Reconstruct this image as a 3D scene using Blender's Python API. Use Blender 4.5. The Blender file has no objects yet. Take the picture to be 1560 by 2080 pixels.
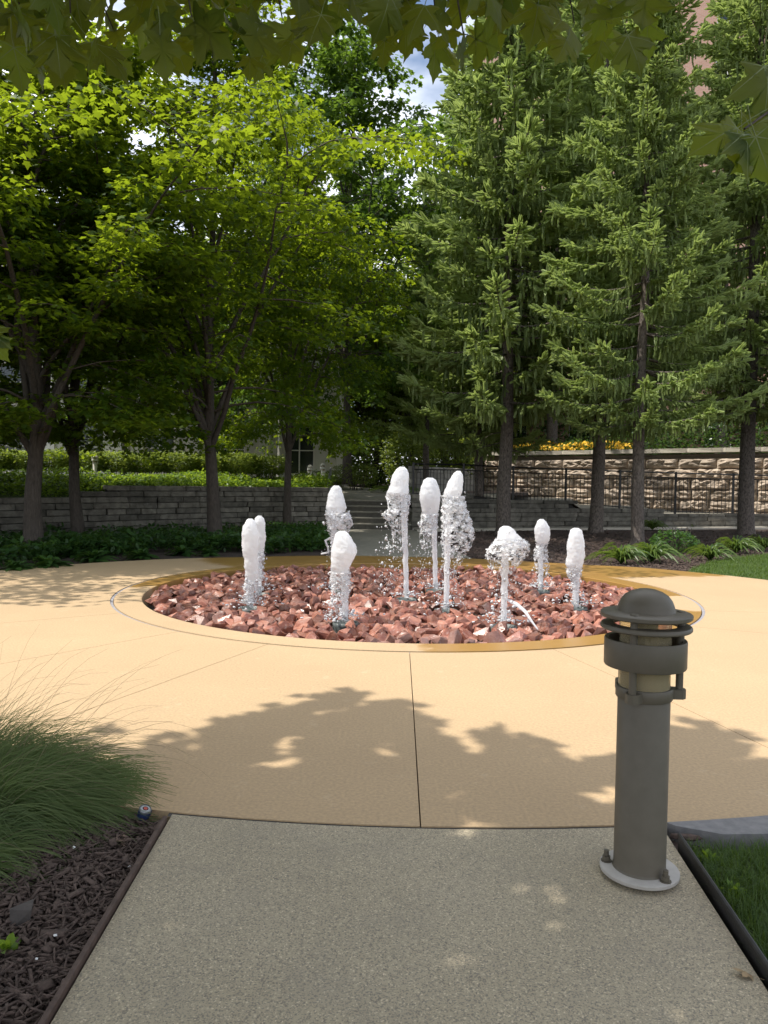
import bpy, bmesh, math, random
import numpy as np
from mathutils import Vector, Matrix, noise
random.seed(7); rng = np.random.default_rng(7)
R_ = math.radians
scene = bpy.context.scene
COL = scene.collection

# ---------------------------------------------------------------- camera
CAM = Vector((0, 0, 1.46)); PITCH = R_(2.1); ROLL = R_(0.8); FPX = 1502.0
_F = Vector((0, math.cos(PITCH), -math.sin(PITCH)))
_U0 = Vector((0, math.sin(PITCH), math.cos(PITCH))); _R0 = Vector((1, 0, 0))
_R = _R0*math.cos(ROLL) + _U0*math.sin(ROLL)
_U = _U0*math.cos(ROLL) - _R0*math.sin(ROLL)
cam_data = bpy.data.cameras.new('camera'); cam = bpy.data.objects.new('camera', cam_data); COL.objects.link(cam)
M = Matrix((_R, _U, -_F)).transposed().to_4x4(); M.translation = CAM
cam.matrix_world = M
cam_data.sensor_fit = 'VERTICAL'; cam_data.sensor_height = 36; cam_data.lens = 26.0
cam_data.clip_start = 0.05; cam_data.clip_end = 3000
scene.camera = cam

# ---------------------------------------------------------------- sky, sun, exposure
SUN_EL = 58.0; SUN_AZ = -93.0          # azimuth clockwise from +Y (view direction): the sun stands to the left
sun_dir = Vector((math.sin(R_(SUN_AZ))*math.cos(R_(SUN_EL)), math.cos(R_(SUN_AZ))*math.cos(R_(SUN_EL)), math.sin(R_(SUN_EL))))
sl = bpy.data.lights.new('sun', 'SUN'); sl.energy = 4.9; sl.angle = R_(0.53); sl.color = (1.0, 0.95, 0.86)
so = bpy.data.objects.new('sun', sl); COL.objects.link(so); so.location = (-20, 10, 30)
so.rotation_euler = sun_dir.to_track_quat('Z', 'Y').to_euler()
world = bpy.data.worlds.new('World'); scene.world = world; world.use_nodes = True
wn = world.node_tree.nodes; wl = world.node_tree.links; wn.clear()
w_out = wn.new('ShaderNodeOutputWorld'); w_bg = wn.new('ShaderNodeBackground'); w_sky = wn.new('ShaderNodeTexSky')
w_sky.sky_type = 'NISHITA'; w_sky.sun_disc = False; w_sky.sun_elevation = R_(SUN_EL); w_sky.sun_rotation = R_(SUN_AZ % 360)
w_sky.dust_density = 1.2; w_sky.air_density = 1.0
w_tc = wn.new('ShaderNodeTexCoord'); w_map = wn.new('ShaderNodeMapping'); w_map.inputs['Scale'].default_value = (1, 1, 2.2)
w_no = wn.new('ShaderNodeTexNoise'); w_no.inputs['Scale'].default_value = 2.6; w_no.inputs['Detail'].default_value = 6
w_rp = wn.new('ShaderNodeValToRGB'); w_rp.color_ramp.elements[0].position = 0.42; w_rp.color_ramp.elements[1].position = 0.58
w_mx = wn.new('ShaderNodeMixRGB'); w_mx.inputs['Color2'].default_value = (10.5, 10.8, 11.4, 1)
wl.new(w_tc.outputs['Generated'], w_map.inputs['Vector']); wl.new(w_map.outputs[0], w_no.inputs['Vector'])
wl.new(w_no.outputs['Fac'], w_rp.inputs['Fac']); wl.new(w_rp.outputs['Color'], w_mx.inputs['Fac'])
wl.new(w_sky.outputs['Color'], w_mx.inputs['Color1']); wl.new(w_mx.outputs['Color'], w_bg.inputs['Color'])
w_bg.inputs['Strength'].default_value = 0.15
wl.new(w_bg.outputs[0], w_out.inputs['Surface'])
vs = scene.view_settings; vs.view_transform = 'Standard'; vs.look = 'None'; vs.gamma = 1.0; vs.use_curve_mapping = False
vs.exposure = 0.17
scene.cycles.max_bounces = 8; scene.cycles.diffuse_bounces = 4; scene.cycles.transmission_bounces = 6
scene.cycles.transparent_max_bounces = 12; scene.cycles.glossy_bounces = 3
scene.cycles.caustics_reflective = False; scene.cycles.caustics_refractive = False
scene.cycles.sample_clamp_indirect = 4.0
try: scene.cycles.use_denoising = True
except Exception: pass

# ---------------------------------------------------------------- pixel helpers (photo pixels, 1560 x 2080)
def ray(px, py):
    return _R*((px-780)/FPX) + _U*((1040-py)/FPX) + _F
def g(px, py, z=0.0):
    d = ray(px, py); t = (z-CAM.z)/d.z; p = CAM + d*t; return Vector((p.x, p.y, z))
def at(px, py, dep):
    d = ray(px, py); return CAM + d*(dep/d.y)

# ---------------------------------------------------------------- materials
def nd(nt, t, **kw):
    n = nt.nodes.new(t)
    for k, v in kw.items():
        if k.startswith('i_'): n.inputs[k[2:].replace('_', ' ')].default_value = v
        else: setattr(n, k, v)
    return n
def new_mat(name):
    m = bpy.data.materials.new(name); m.use_nodes = True; nt = m.node_tree
    b = nt.nodes['Principled BSDF']; return m, nt, b
def c4(c): return (c[0], c[1], c[2], 1)
def coords(nt, kind='Object', scale=(1, 1, 1)):
    tc = nd(nt, 'ShaderNodeTexCoord'); mp = nd(nt, 'ShaderNodeMapping'); mp.inputs['Scale'].default_value = scale
    if kind == 'World':
        ge = nd(nt, 'ShaderNodeNewGeometry'); nt.links.new(ge.outputs['Position'], mp.inputs['Vector'])
    else: nt.links.new(tc.outputs[kind], mp.inputs['Vector'])
    return mp.outputs[0]
def noise_n(nt, vec, scale, detail=5, rough=.55, out='Fac'):
    n = nd(nt, 'ShaderNodeTexNoise'); n.inputs['Scale'].default_value = scale; n.inputs['Detail'].default_value = detail
    n.inputs['Roughness'].default_value = rough; nt.links.new(vec, n.inputs['Vector']); return n.outputs[out]
def ramp(nt, fac, stops):
    r = nd(nt, 'ShaderNodeValToRGB'); e = r.color_ramp.elements
    while len(e) < len(stops): e.new(0.5)
    for i, (p, c) in enumerate(stops):
        e[i].position = p; e[i].color = c4(c) if not isinstance(c, (int, float)) else (c, c, c, 1)
    nt.links.new(fac, r.inputs['Fac']); return r.outputs['Color']
def mixc(nt, fac, a, b, mode='MIX'):
    m = nd(nt, 'ShaderNodeMixRGB', blend_type=mode)
    for s, v in (('Fac', fac), ('Color1', a), ('Color2', b)):
        if hasattr(v, 'links') or hasattr(v, 'is_linked'): nt.links.new(v, m.inputs[s])
        elif isinstance(v, (int, float)): m.inputs[s].default_value = v
        else: m.inputs[s].default_value = c4(v)
    return m.outputs[0]
def mathn(nt, op, a, b=None, clamp=False):
    m = nd(nt, 'ShaderNodeMath', operation=op); m.use_clamp = clamp
    for i, v in enumerate((a, b)):
        if v is None: continue
        if isinstance(v, (int, float)): m.inputs[i].default_value = v
        else: nt.links.new(v, m.inputs[i])
    return m.outputs[0]
def bump(nt, b, h, strength=.3, dist=.01):
    n = nd(nt, 'ShaderNodeBump'); n.inputs['Strength'].default_value = strength; n.inputs['Distance'].default_value = dist
    nt.links.new(h, n.inputs['Height']); nt.links.new(n.outputs[0], b.inputs['Normal'])
def objrand(nt):
    return nd(nt, 'ShaderNodeObjectInfo').outputs['Random']
def plain(name, c1, c2=None, rough=.7, scale=8, bstr=.2, bdist=.01, metal=0, kind='World', sc=(1, 1, 1), rnd=0.0, spec=.5, detail=6):
    m, nt, b = new_mat(name); c2 = c2 or c1
    v = coords(nt, kind, sc); f = noise_n(nt, v, scale, detail)
    col = ramp(nt, f, [(.3, c1), (.7, c2)])
    if rnd:
        r = objrand(nt); k = mathn(nt, 'ADD', mathn(nt, 'MULTIPLY', r, 2*rnd), 1-rnd)
        cb = nd(nt, 'ShaderNodeCombineColor')
        for i in range(3): nt.links.new(k, cb.inputs[i])
        col = mixc(nt, 1.0, col, cb.outputs[0], 'MULTIPLY')
    nt.links.new(col, b.inputs['Base Color']); b.inputs['Roughness'].default_value = rough; b.inputs['Metallic'].default_value = metal
    b.inputs['Specular IOR Level'].default_value = spec
    if bstr: bump(nt, b, noise_n(nt, v, scale*3, 4), bstr, bdist)
    return m
def leafy(name, dark, light, trans, tmix=.45, rough=.45, use_attr=True, spec=.35):
    """two-sided leaf: diffuse + gloss, with light passing through"""
    m, nt, b = new_mat(name)
    if use_attr:
        a = nd(nt, 'ShaderNodeAttribute'); a.attribute_name = 'tint'; f = a.outputs['Fac']
    else: f = objrand(nt)
    col = mixc(nt, f, dark, light); nt.links.new(col, b.inputs['Base Color'])
    b.inputs['Roughness'].default_value = rough; b.inputs['Specular IOR Level'].default_value = spec
    tr = nd(nt, 'ShaderNodeBsdfTranslucent'); tcol = mixc(nt, f, [x*.75 for x in trans], trans); nt.links.new(tcol, tr.inputs['Color'])
    mx = nd(nt, 'ShaderNodeMixShader'); mx.inputs[0].default_value = tmix
    nt.links.new(b.outputs[0], mx.inputs[1]); nt.links.new(tr.outputs[0], mx.inputs[2])
    nt.links.new(mx.outputs[0], nt.nodes['Material Output'].inputs['Surface'])
    return m, nt, b, col

MT = {}
# tan plaza concrete, with wet patches that have their own outline
def concrete_tan(name, wet_fn=None, dry=((.405, .302, .190), (.450, .338, .214))):
    m, nt, b = new_mat(name)
    v = coords(nt, 'World'); big = noise_n(nt, v, .55, 5); fine = noise_n(nt, v, 60, 4)
    brm = noise_n(nt, coords(nt, 'World', (45, 1.2, 1)), 2.0, 3)
    col = ramp(nt, big, [(.3, dry[0]), (.7, dry[1])])
    col = mixc(nt, .24, col, ramp(nt, fine, [(.3, (.30, .22, .13)), (.7, (.95, .80, .55))]), 'OVERLAY')
    blot = noise_n(nt, v, 2.1, 7, .7)
    col = mixc(nt, ramp(nt, blot, [(.56, 0), (.72, .30)]), col, (.41, .29, .165))
    col = mixc(nt, ramp(nt, noise_n(nt, v, 5.5, 6, .75), [(.60, 0), (.74, .5)]), col, (.60, .47, .32))
    scuff = noise_n(nt, coords(nt, 'World', (1.2, 5, 1)), 1.3, 8, .75)
    col = mixc(nt, ramp(nt, scuff, [(.58, 0), (.70, .22)]), col, (.33, .245, .155))
    rough = .82
    if wet_fn:
        w = wet_fn(nt, v)
        col = mixc(nt, w, col, (.36, .205, .062)); r = mixc(nt, w, (.82, .82, .82), (.30, .30, .30))
        nt.links.new(r, b.inputs['Roughness'])
    else: b.inputs['Roughness'].default_value = rough
    nt.links.new(col, b.inputs['Base Color'])
    h = mathn(nt, 'ADD', fine, mathn(nt, 'MULTIPLY', brm, .7)); bump(nt, b, h, .22, .004)
    return m
def dist_mask(nt, v, cx, cy, rad, soft, nscale=1.2, namp=1.2, sx=1, sy=1):
    s = nd(nt, 'ShaderNodeSeparateXYZ'); nt.links.new(v, s.inputs[0])
    dx = mathn(nt, 'MULTIPLY', mathn(nt, 'SUBTRACT', s.outputs[0], cx), sx); dy = mathn(nt, 'MULTIPLY', mathn(nt, 'SUBTRACT', s.outputs[1], cy), sy)
    d = mathn(nt, 'SQRT', mathn(nt, 'ADD', mathn(nt, 'MULTIPLY', dx, dx), mathn(nt, 'MULTIPLY', dy, dy)))
    n = mathn(nt, 'MULTIPLY', mathn(nt, 'SUBTRACT', noise_n(nt, v, nscale, 5, .6), .5), namp)
    d = mathn(nt, 'ADD', d, n)
    return mathn(nt, 'DIVIDE', mathn(nt, 'SUBTRACT', rad, d), soft, True)
MT['tan'] = concrete_tan('tan_concrete', lambda nt, v: dist_mask(nt, v, 1.6, 14.6, 3.2, .25, .9, 2.2, .62, 1.0))
def rim_wet(nt, v):
    a = dist_mask(nt, v, 1.3, 13.6, 4.2, .12, 1.6, 2.2, .8, 1.0)
    c = dist_mask(nt, v, -3.6, 12.3, 1.75, .1, 2.2, 1.0, 1, .8)
    e = dist_mask(nt, v, 3.3, 7.0, 2.5, .1, 2.0, 1.0, .8, 1.3)
    return mathn(nt, 'MAXIMUM', mathn(nt, 'MAXIMUM', a, c), e)
MT['rim'] = concrete_tan('rim_concrete', rim_wet)
# grey fine-aggregate walk
m, nt, b = new_mat('grey_concrete'); v = coords(nt, 'World')
big = noise_n(nt, v, 1.1, 6); col = ramp(nt, big, [(.3, (.395, .340, .252)), (.7, (.470, .408, .310))])
vo = nd(nt, 'ShaderNodeTexVoronoi'); vo.inputs['Scale'].default_value = 210; nt.links.new(v, vo.inputs['Vector'])
sepc = nd(nt, 'ShaderNodeSeparateColor'); nt.links.new(vo.outputs['Color'], sepc.inputs[0])
col = mixc(nt, .55, col, ramp(nt, sepc.outputs[0], [(.0, (.06, .055, .045)), (.16, (.42, .40, .33)), (.86, (.46, .44, .37)), (1.0, (.95, .9, .8))]), 'OVERLAY')
col = mixc(nt, ramp(nt, noise_n(nt, v, 160, 3), [(.36, .75), (.5, 0)]), col, (.15, .14, .115))
col = mixc(nt, ramp(nt, noise_n(nt, v, 3.2, 7, .7), [(.50, 0), (.75, .5)]), col, (.27, .235, .18))
nt.links.new(col, b.inputs['Base Color']); b.inputs['Roughness'].default_value = .88
bump(nt, b, noise_n(nt, v, 170, 4), .5, .004); MT['walk'] = m
MT['apron'] = plain('dark_grey_concrete', (.17, .165, .165), (.24, .23, .225), .9, 30, .3, .004)
MT['seal'] = plain('grey_sealant', (.23, .22, .24), (.36, .35, .37), .7, 20, .2, .003)
MT['soil'] = plain('dark_soil', (.028, .020, .015), (.05, .036, .027), .95, 14, .6, .03)
MT['mulch'] = plain('bark_mulch', (.030, .020, .016), (.075, .050, .040), .9, 16, .9, .03)
MT['chip'] = plain('bark_chip', (.045, .029, .022), (.130, .088, .070), .85, 40, .4, .004)
MT['lawn'] = plain('lawn_ground', (.035, .055, .012), (.075, .11, .025), .95, 20, .5, .02)
MT['bark'] = plain('maple_bark', (.050, .040, .032), (.115, .095, .078), .92, 9, .9, .03, sc=(4, 4, 1))
MT['bark2'] = plain('spruce_bark', (.052, .040, .032), (.235, .195, .165), .92, 9, .9, .03, sc=(3, 3, 1.4))
MT['palebark'] = plain('pale_bark', (.30, .28, .24), (.48, .45, .40), .9, 10, .5, .02, sc=(3, 3, 1))
MT['stone'] = plain('wall_stone', (.090, .082, .066), (.215, .198, .164), .9, 5, .8, .03, rnd=.34)
MT['stonecore'] = plain('wall_backing', (.035, .032, .028), None, .95, 5, .3)
MT['rough_stone'] = plain('rough_stone', (.32, .25, .19), (.54, .45, .36), .92, 3.2, .9, .04, rnd=.22)
MT['mortar'] = plain('mortar', (.20, .17, .135), (.26, .22, .18), .95, 10, .3)
MT['cap'] = plain('cap_stone', (.50, .45, .37), (.60, .55, .46), .85, 6, .3, .01, rnd=.06)
MT['pale_block'] = plain('pale_block', (.33, .31, .27), (.47, .45, .40), .9, 5, .5, .02, rnd=.15)
MT['step'] = plain('step_concrete', (.20, .185, .15), (.28, .26, .21), .85, 7, .3, .01)
MT['riser'] = plain('riser_stone', (.075, .068, .055), (.12, .11, .09), .9, 8, .4, .01)
MT['black'] = plain('black_iron', (.012, .012, .013), (.02, .02, .021), .45, 10, .05)
MT['edge_black'] = plain('black_edging', (.018, .017, .016), (.035, .032, .03), .5, 30, .2, .004)
MT['edge_brown'] = plain('brown_edging', (.060, .036, .028), (.11, .070, .055), .65, 25, .25, .004)
MT['rail'] = plain('grey_metal', (.20, .21, .22), (.26, .27, .28), .4, 10, .05, metal=.7)
MT['bollard'] = plain('bronze_paint', (.105, .090, .066), (.125, .107, .080), .48, 14, .05, .002, spec=.4, kind='Object')
MT['plate'] = plain('plate_paint', (.36, .335, .30), (.45, .42, .38), .7, 18, .15, .003, kind='Object')
MT['cream'] = plain('cream_stucco', (.56, .52, .44), (.62, .58, .49), .9, 12, .2, .006)
MT['creamtrim'] = plain('cream_trim', (.66, .62, .54), (.70, .66, .58), .8, 12, .1)
MT['roof'] = plain('roof_shingle', (.10, .09, .08), (.16, .15, .14), .9, 8, .4, .02)
MT['pale_lamp'] = plain('pale_paint', (.56, .53, .46), (.64, .60, .53), .6, 12, .1)
MT['flower'] = plain('yellow_petal', (.78, .40, .012), (.85, .55, .03), .6, 10, 0)
MT['rock'] = None
m, nt, b = new_mat('red_rock'); v = coords(nt, 'World'); r = objrand(nt)
f = noise_n(nt, v, 5.5, 5); col = ramp(nt, f, [(.26, (.115, .042, .032)), (.42, (.215, .080, .058)), (.57, (.33, .138, .092)), (.75, (.40, .25, .20))])
col = mixc(nt, ramp(nt, noise_n(nt, v, 24, 5), [(.56, 0), (.72, .6)]), col, (.46, .34, .30))
dry = dist_mask(nt, v, .6, 5.2, 2.05, .5, 1.5, .7); col = mixc(nt, mathn(nt, 'MULTIPLY', dry, .6), col, (.43, .32, .29))
att = nd(nt, 'ShaderNodeAttribute'); att.attribute_name = 'tint'
k = mathn(nt, 'ADD', mathn(nt, 'MULTIPLY', mathn(nt, 'FRACT', mathn(nt, 'ADD', r, att.outputs['Fac'])), .75), .62)
cb = nd(nt, 'ShaderNodeCombineColor'); [nt.links.new(k, cb.inputs[i]) for i in range(3)]
col = mixc(nt, 1.0, col, cb.outputs[0], 'MULTIPLY'); nt.links.new(col, b.inputs['Base Color'])
nt.links.new(ramp(nt, noise_n(nt, v, 2.5, 3), [(.4, .18), (.62, .5)]), b.inputs['Roughness'])
bump(nt, b, noise_n(nt, v, 45, 5), .5, .01); MT['rock'] = m
MT['grey_rock'] = plain('grey_rock', (.045, .037, .033), (.085, .072, .064), .85, 12, .6, .01)
m, nt, b = new_mat('window_glass'); b.inputs['Base Color'].default_value = (.02, .025, .03, 1); b.inputs['Roughness'].default_value = .08; b.inputs['Specular IOR Level'].default_value = .8; MT['glass'] = m
MT['white'] = plain('white_paint', (.74, .74, .72), (.80, .80, .78), .6, 10, 0)
# brick facade seen far off
m, nt, b = new_mat('far_brick'); tc = nd(nt, 'ShaderNodeTexCoord'); br = nd(nt, 'ShaderNodeTexBrick')
br.inputs['Color1'].default_value = (.46, .235, .165, 1); br.inputs['Color2'].default_value = (.54, .30, .215, 1); br.inputs['Mortar'].default_value = (.46, .38, .32, 1)
br.inputs['Scale'].default_value = 1.0; br.inputs['Mortar Size'].default_value = .012; br.inputs['Brick Width'].default_value = .24; br.inputs['Row Height'].default_value = .08
mp = nd(nt, 'ShaderNodeMapping'); mp.inputs['Rotation'].default_value = (math.pi/2, 0, 0); nt.links.new(tc.outputs['Object'], mp.inputs['Vector']); nt.links.new(mp.outputs[0], br.inputs['Vector'])
nt.links.new(br.outputs['Color'], b.inputs['Base Color']); b.inputs['Roughness'].default_value = .9; bump(nt, b, br.outputs['Fac'], -.3, .01); MT['brick'] = m
# lens of the lamp: clear plastic round an amber core
m, nt, b = new_mat('lamp_lens'); b.inputs['Base Color'].default_value = (.90, .76, .48, 1); b.inputs['Transmission Weight'].default_value = .72; b.inputs['Roughness'].default_value = .22; b.inputs['IOR'].default_value = 1.12; MT['lens'] = m
MT['amber'] = plain('amber_core', (.40, .27, .10), (.55, .42, .20), .5, 8, 0)
# water
m, nt, b = new_mat('white_water'); v = coords(nt, 'World'); b.inputs['Base Color'].default_value = (.97, .97, .98, 1); b.inputs['Roughness'].default_value = .22
b.inputs['Specular IOR Level'].default_value = .6
tr = nd(nt, 'ShaderNodeBsdfTranslucent'); tr.inputs['Color'].default_value = (.92, .94, .97, 1)
mx = nd(nt, 'ShaderNodeMixShader'); mx.inputs[0].default_value = .55; nt.links.new(b.outputs[0], mx.inputs[1]); nt.links.new(tr.outputs[0], mx.inputs[2])
nt.links.new(mx.outputs[0], nt.nodes['Material Output'].inputs['Surface']); bump(nt, b, noise_n(nt, v, 80, 4, .6), .35, .01); MT['foam'] = m
m, nt, b = new_mat('thin_water'); v = coords(nt, 'World'); b.inputs['Base Color'].default_value = (.90, .92, .95, 1); b.inputs['Roughness'].default_value = .08
tr = nd(nt, 'ShaderNodeBsdfTransparent'); mx = nd(nt, 'ShaderNodeMixShader')
nt.links.new(ramp(nt, noise_n(nt, v, 26, 6, .7), [(.40, .04), (.60, .80)]), mx.inputs[0]); nt.links.new(tr.outputs[0], mx.inputs[1]); nt.links.new(b.outputs[0], mx.inputs[2])
nt.links.new(mx.outputs[0], nt.nodes['Material Output'].inputs['Surface']); bump(nt, b, noise_n(nt, v, 70, 4), .8, .02); MT['lace'] = m
m, nt, b = new_mat('droplet_water'); b.inputs['Base Color'].default_value = (.90, .92, .95, 1); b.inputs['Roughness'].default_value = .05; b.inputs['Transmission Weight'].default_value = .35; b.inputs['IOR'].default_value = 1.33; MT['drop'] = m
MT['maple'] = leafy('maple_leaf', (.014, .042, .006), (.070, .130, .014), (.46, .60, .025), .42, spec=.18)[0]
MT['maple2'] = leafy('far_leaf', (.018, .046, .010), (.055, .11, .020), (.26, .42, .04), .38, spec=.18)[0]
m, nt, b, col = leafy('near_maple_leaf', (.026, .054, .010), (.070, .112, .016), (.36, .47, .035), .44, .5, False)
v = coords(nt, 'World'); nn = ramp(nt, noise_n(nt, v, 9, 5), [(.35, (.6, .6, .55)), (.7, (1.25, 1.15, 1.0))])
b_in = [l for l in nt.links if l.to_socket == b.inputs['Base Color']][0].from_socket
nt.links.new(mixc(nt, 1, b_in, nn, 'MULTIPLY'), b.inputs['Base Color']); bump(nt, b, noise_n(nt, v, 60, 3), .35, .004); MT['nearleaf'] = m
MT['vein'] = plain('leaf_vein', (.16, .20, .06), (.19, .23, .08), .6, 10, 0)
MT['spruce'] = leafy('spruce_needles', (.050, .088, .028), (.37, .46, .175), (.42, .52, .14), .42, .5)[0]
MT['cover'] = leafy('ground_cover_leaf', (.020, .055, .016), (.060, .135, .030), (.16, .30, .04), .35)[0]
MT['brightcover'] = leafy('bright_cover_leaf', (.075, .15, .018), (.18, .28, .034), (.44, .60, .045), .42)[0]
MT['hedge'] = leafy('hedge_leaf', (.055, .105, .020), (.21, .26, .06), (.44, .54, .07), .42)[0]
MT['ivy'] = leafy('ivy_leaf', (.020, .055, .014), (.085, .150, .045), (.20, .34, .05), .35, .3)[0]
MT['grass'] = leafy('grass_blade', (.040, .085, .016), (.105, .165, .034), (.22, .33, .04), .35, .5)[0]
MT['plume'] = leafy('plume_grass', (.045, .095, .026), (.165, .205, .085), (.24, .34, .08), .36, .5)[0]
MT['stalk'] = leafy('grass_stalk', (.14, .12, .07), (.30, .25, .15), (.3, .26, .14), .3, .6)[0]
MT['lily'] = leafy('strap_leaf', (.040, .085, .018), (.13, .19, .045), (.25, .36, .05), .35, .4)[0]
MT['twig'] = plain('twig_bark', (.05, .04, .03), (.10, .08, .06), .9, 20, .2)

# ---------------------------------------------------------------- mesh helpers
def link(name, me, mat=None, parent=None):
    o = bpy.data.objects.new(name, me); COL.objects.link(o)
    if mat is not None and me is not None and not me.materials:
        for mm in (mat if isinstance(mat, (list, tuple)) else [mat]): me.materials.append(mm)
    if parent: o.parent = parent
    return o
def tag(o, label=None, cat=None, group=None, kind=None):
    if label: o['label'] = label
    if cat: o['category'] = cat
    if group: o['group'] = group
    if kind: o['kind'] = kind
    return o
def empty(name, loc=(0, 0, 0), rz=0, label=None, cat=None, group=None):
    o = bpy.data.objects.new(name, None); COL.objects.link(o); o.location = loc; o.rotation_euler = (0, 0, rz); o.empty_display_size = .1
    return tag(o, label, cat, group)
def pymesh(name, V, F, smooth=False):
    me = bpy.data.meshes.new(name); me.from_pydata([tuple(v) for v in V], [], [tuple(f) for f in F]); me.update()
    if smooth: me.polygons.foreach_set('use_smooth', [True]*len(me.polygons))
    return me
def npmesh(name, V, F, tint=None, smooth=False):
    """V (n,3); F (m,k) all faces with the same corner count; tint per vertex"""
    V = np.asarray(V, dtype=np.float32); F = np.asarray(F, dtype=np.int32)
    me = bpy.data.meshes.new(name); n, (mm, k) = len(V), F.shape
    me.vertices.add(n); me.vertices.foreach_set('co', V.ravel())
    me.loops.add(mm*k); me.loops.foreach_set('vertex_index', F.ravel())
    me.polygons.add(mm); me.polygons.foreach_set('loop_start', np.arange(0, mm*k, k, dtype=np.int32))
    try: me.polygons.foreach_set('loop_total', np.full(mm, k, dtype=np.int32))
    except Exception: pass
    if smooth: me.polygons.foreach_set('use_smooth', np.ones(mm, dtype=bool))
    me.update(calc_edges=True)
    if tint is not None:
        a = me.attributes.new('tint', 'FLOAT', 'POINT'); a.data.foreach_set('value', np.asarray(tint, dtype=np.float32))
    return me
class MB:
    """collects boxes, tubes, lathes and prisms into one mesh"""
    def __init__(s): s.V = []; s.F = []
    def add(s, V, F):
        o = len(s.V); s.V += [Vector(v) for v in V]; s.F += [tuple(i+o for i in f) for f in F]; return s
    def box(s, lo, hi):
        x0, y0, z0 = lo; x1, y1, z1 = hi
        return s.add([(x0,y0,z0),(x1,y0,z0),(x1,y1,z0),(x0,y1,z0),(x0,y0,z1),(x1,y0,z1),(x1,y1,z1),(x0,y1,z1)],
                     [(0,3,2,1),(4,5,6,7),(0,1,5,4),(1,2,6,5),(2,3,7,6),(3,0,4,7)])
    def lathe(s, prof, n=32, c=(0, 0)):
        V = []; F = []
        for r, z in prof:
            for i in range(n):
                a = 2*math.pi*i/n; V.append((c[0]+r*math.cos(a), c[1]+r*math.sin(a), z))
        for j in range(len(prof)-1):
            for i in range(n):
                k = (i+1) % n; F.append((j*n+i, j*n+k, (j+1)*n+k, (j+1)*n+i))
        return s.add(V, F)
    def disc(s, r, z, n=32, c=(0, 0), up=True):
        V = [(c[0]+r*math.cos(2*math.pi*i/n), c[1]+r*math.sin(2*math.pi*i/n), z) for i in range(n)]
        return s.add(V, [tuple(range(n)) if up else tuple(reversed(range(n)))])
    def tube(s, pts, radii, k=7, cap=True):
        V, F = tube_np(pts, radii, k); s.add(V, [tuple(f) for f in F])
        if cap: n = len(s.V); s.F.append(tuple(range(n-k, n)))
        return s
    def prism(s, poly, z0, z1):
        n = len(poly); V = [(p[0], p[1], z0) for p in poly]+[(p[0], p[1], z1) for p in poly]
        F = [tuple(reversed(range(n))), tuple(range(n, 2*n))]+[(i, (i+1) % n, n+(i+1) % n, n+i) for i in range(n)]
        return s.add(V, F)
    def mesh(s, name, smooth=False): return pymesh(name, s.V, s.F, smooth)
    def build(s, name, mat, parent=None, smooth=False, bevel=0):
        me = s.mesh(name, smooth)
        if bevel:
            bm = bmesh.new(); bm.from_mesh(me); bmesh.ops.bevel(bm, geom=[e for e in bm.edges if e.calc_face_angle(0) > .6], offset=bevel, segments=2, affect='EDGES', profile=.6); bm.to_mesh(me); bm.free()
        if smooth:
            try: me.set_sharp_from_angle(angle=R_(40))
            except Exception: pass
        return link(name, me, mat, parent)
def tube_np(pts, radii, k=6):
    P = [Vector(p) for p in pts]; V = []; F = []
    ref = Vector((0, 1, 0))
    for i, p in enumerate(P):
        t = (P[min(i+1, len(P)-1)]-P[max(i-1, 0)]).normalized()
        a = t.cross(ref if abs(t.dot(ref)) < .9 else Vector((1, 0, 0))).normalized(); b_ = t.cross(a)
        r = radii[i] if hasattr(radii, '__len__') else radii
        for j in range(k):
            an = 2*math.pi*j/k; V.append(p + a*(math.cos(an)*r) + b_*(math.sin(an)*r))
    for i in range(len(P)-1):
        for j in range(k): F.append((i*k+j, i*k+(j+1) % k, (i+1)*k+(j+1) % k, (i+1)*k+j))
    return V, F
def frames(nrm, tip):
    """rotation matrices (n,3,3) with columns x,y(tip),z(normal)"""
    y = tip/np.maximum(np.linalg.norm(tip, axis=1, keepdims=True), 1e-6)
    x = np.cross(y, nrm); x /= np.maximum(np.linalg.norm(x, axis=1, keepdims=True), 1e-6)
    z = np.cross(x, y); return np.stack([x, y, z], axis=2)
def scatter(TV, TF, pos, rot, size, tint):
    """copies of template TV,TF at pos with rot and size -> V,F,tint"""
    TV = np.asarray(TV, dtype=np.float64); TF = np.asarray(TF); n = len(pos); m = len(TV)
    sz = np.asarray(size, dtype=np.float64)
    if sz.ndim == 1: sz = sz[:, None]*np.ones((1, 3))
    V = np.einsum('nij,nmj->nmi', rot, TV[None]*sz[:, None, :]) + pos[:, None, :]
    F = TF[None] + (np.arange(n)*m)[:, None, None]
    return V.reshape(-1, 3), F.reshape(-1, TF.shape[1]), np.repeat(np.asarray(tint), m)
def mirror_fan(half, cx, cy, curl=.18):
    pts = half + [(-x, y) for x, y in reversed(half[1:-1])]
    V = [(cx, cy, .0)] + [(x, y, -curl*(x*x+(y-cy)**2)) for x, y in pts]
    n = len(pts); F = [(0, i+1, (i+1) % n+1) for i in range(n)]
    return V, F
LEAF_MID = mirror_fan([(0, 0), (.38, .0), (.32, .17), (.56, .43), (.27, .52), (0, 1.0)], 0, .33)
LEAF_NEAR = mirror_fan([(0, .02), (.12, -.06), (.30, -.10), (.36, -.07), (.29, .02), (.31, .09), (.26, .14), (.36, .20), (.47, .27), (.50, .36), (.61, .45), (.48, .46), (.40, .52), (.30, .47), (.20, .47),
                        (.22, .58), (.31, .67), (.21, .71), (.16, .80), (.08, .86), (0, 1.02)], 0, .30, .25)
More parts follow.
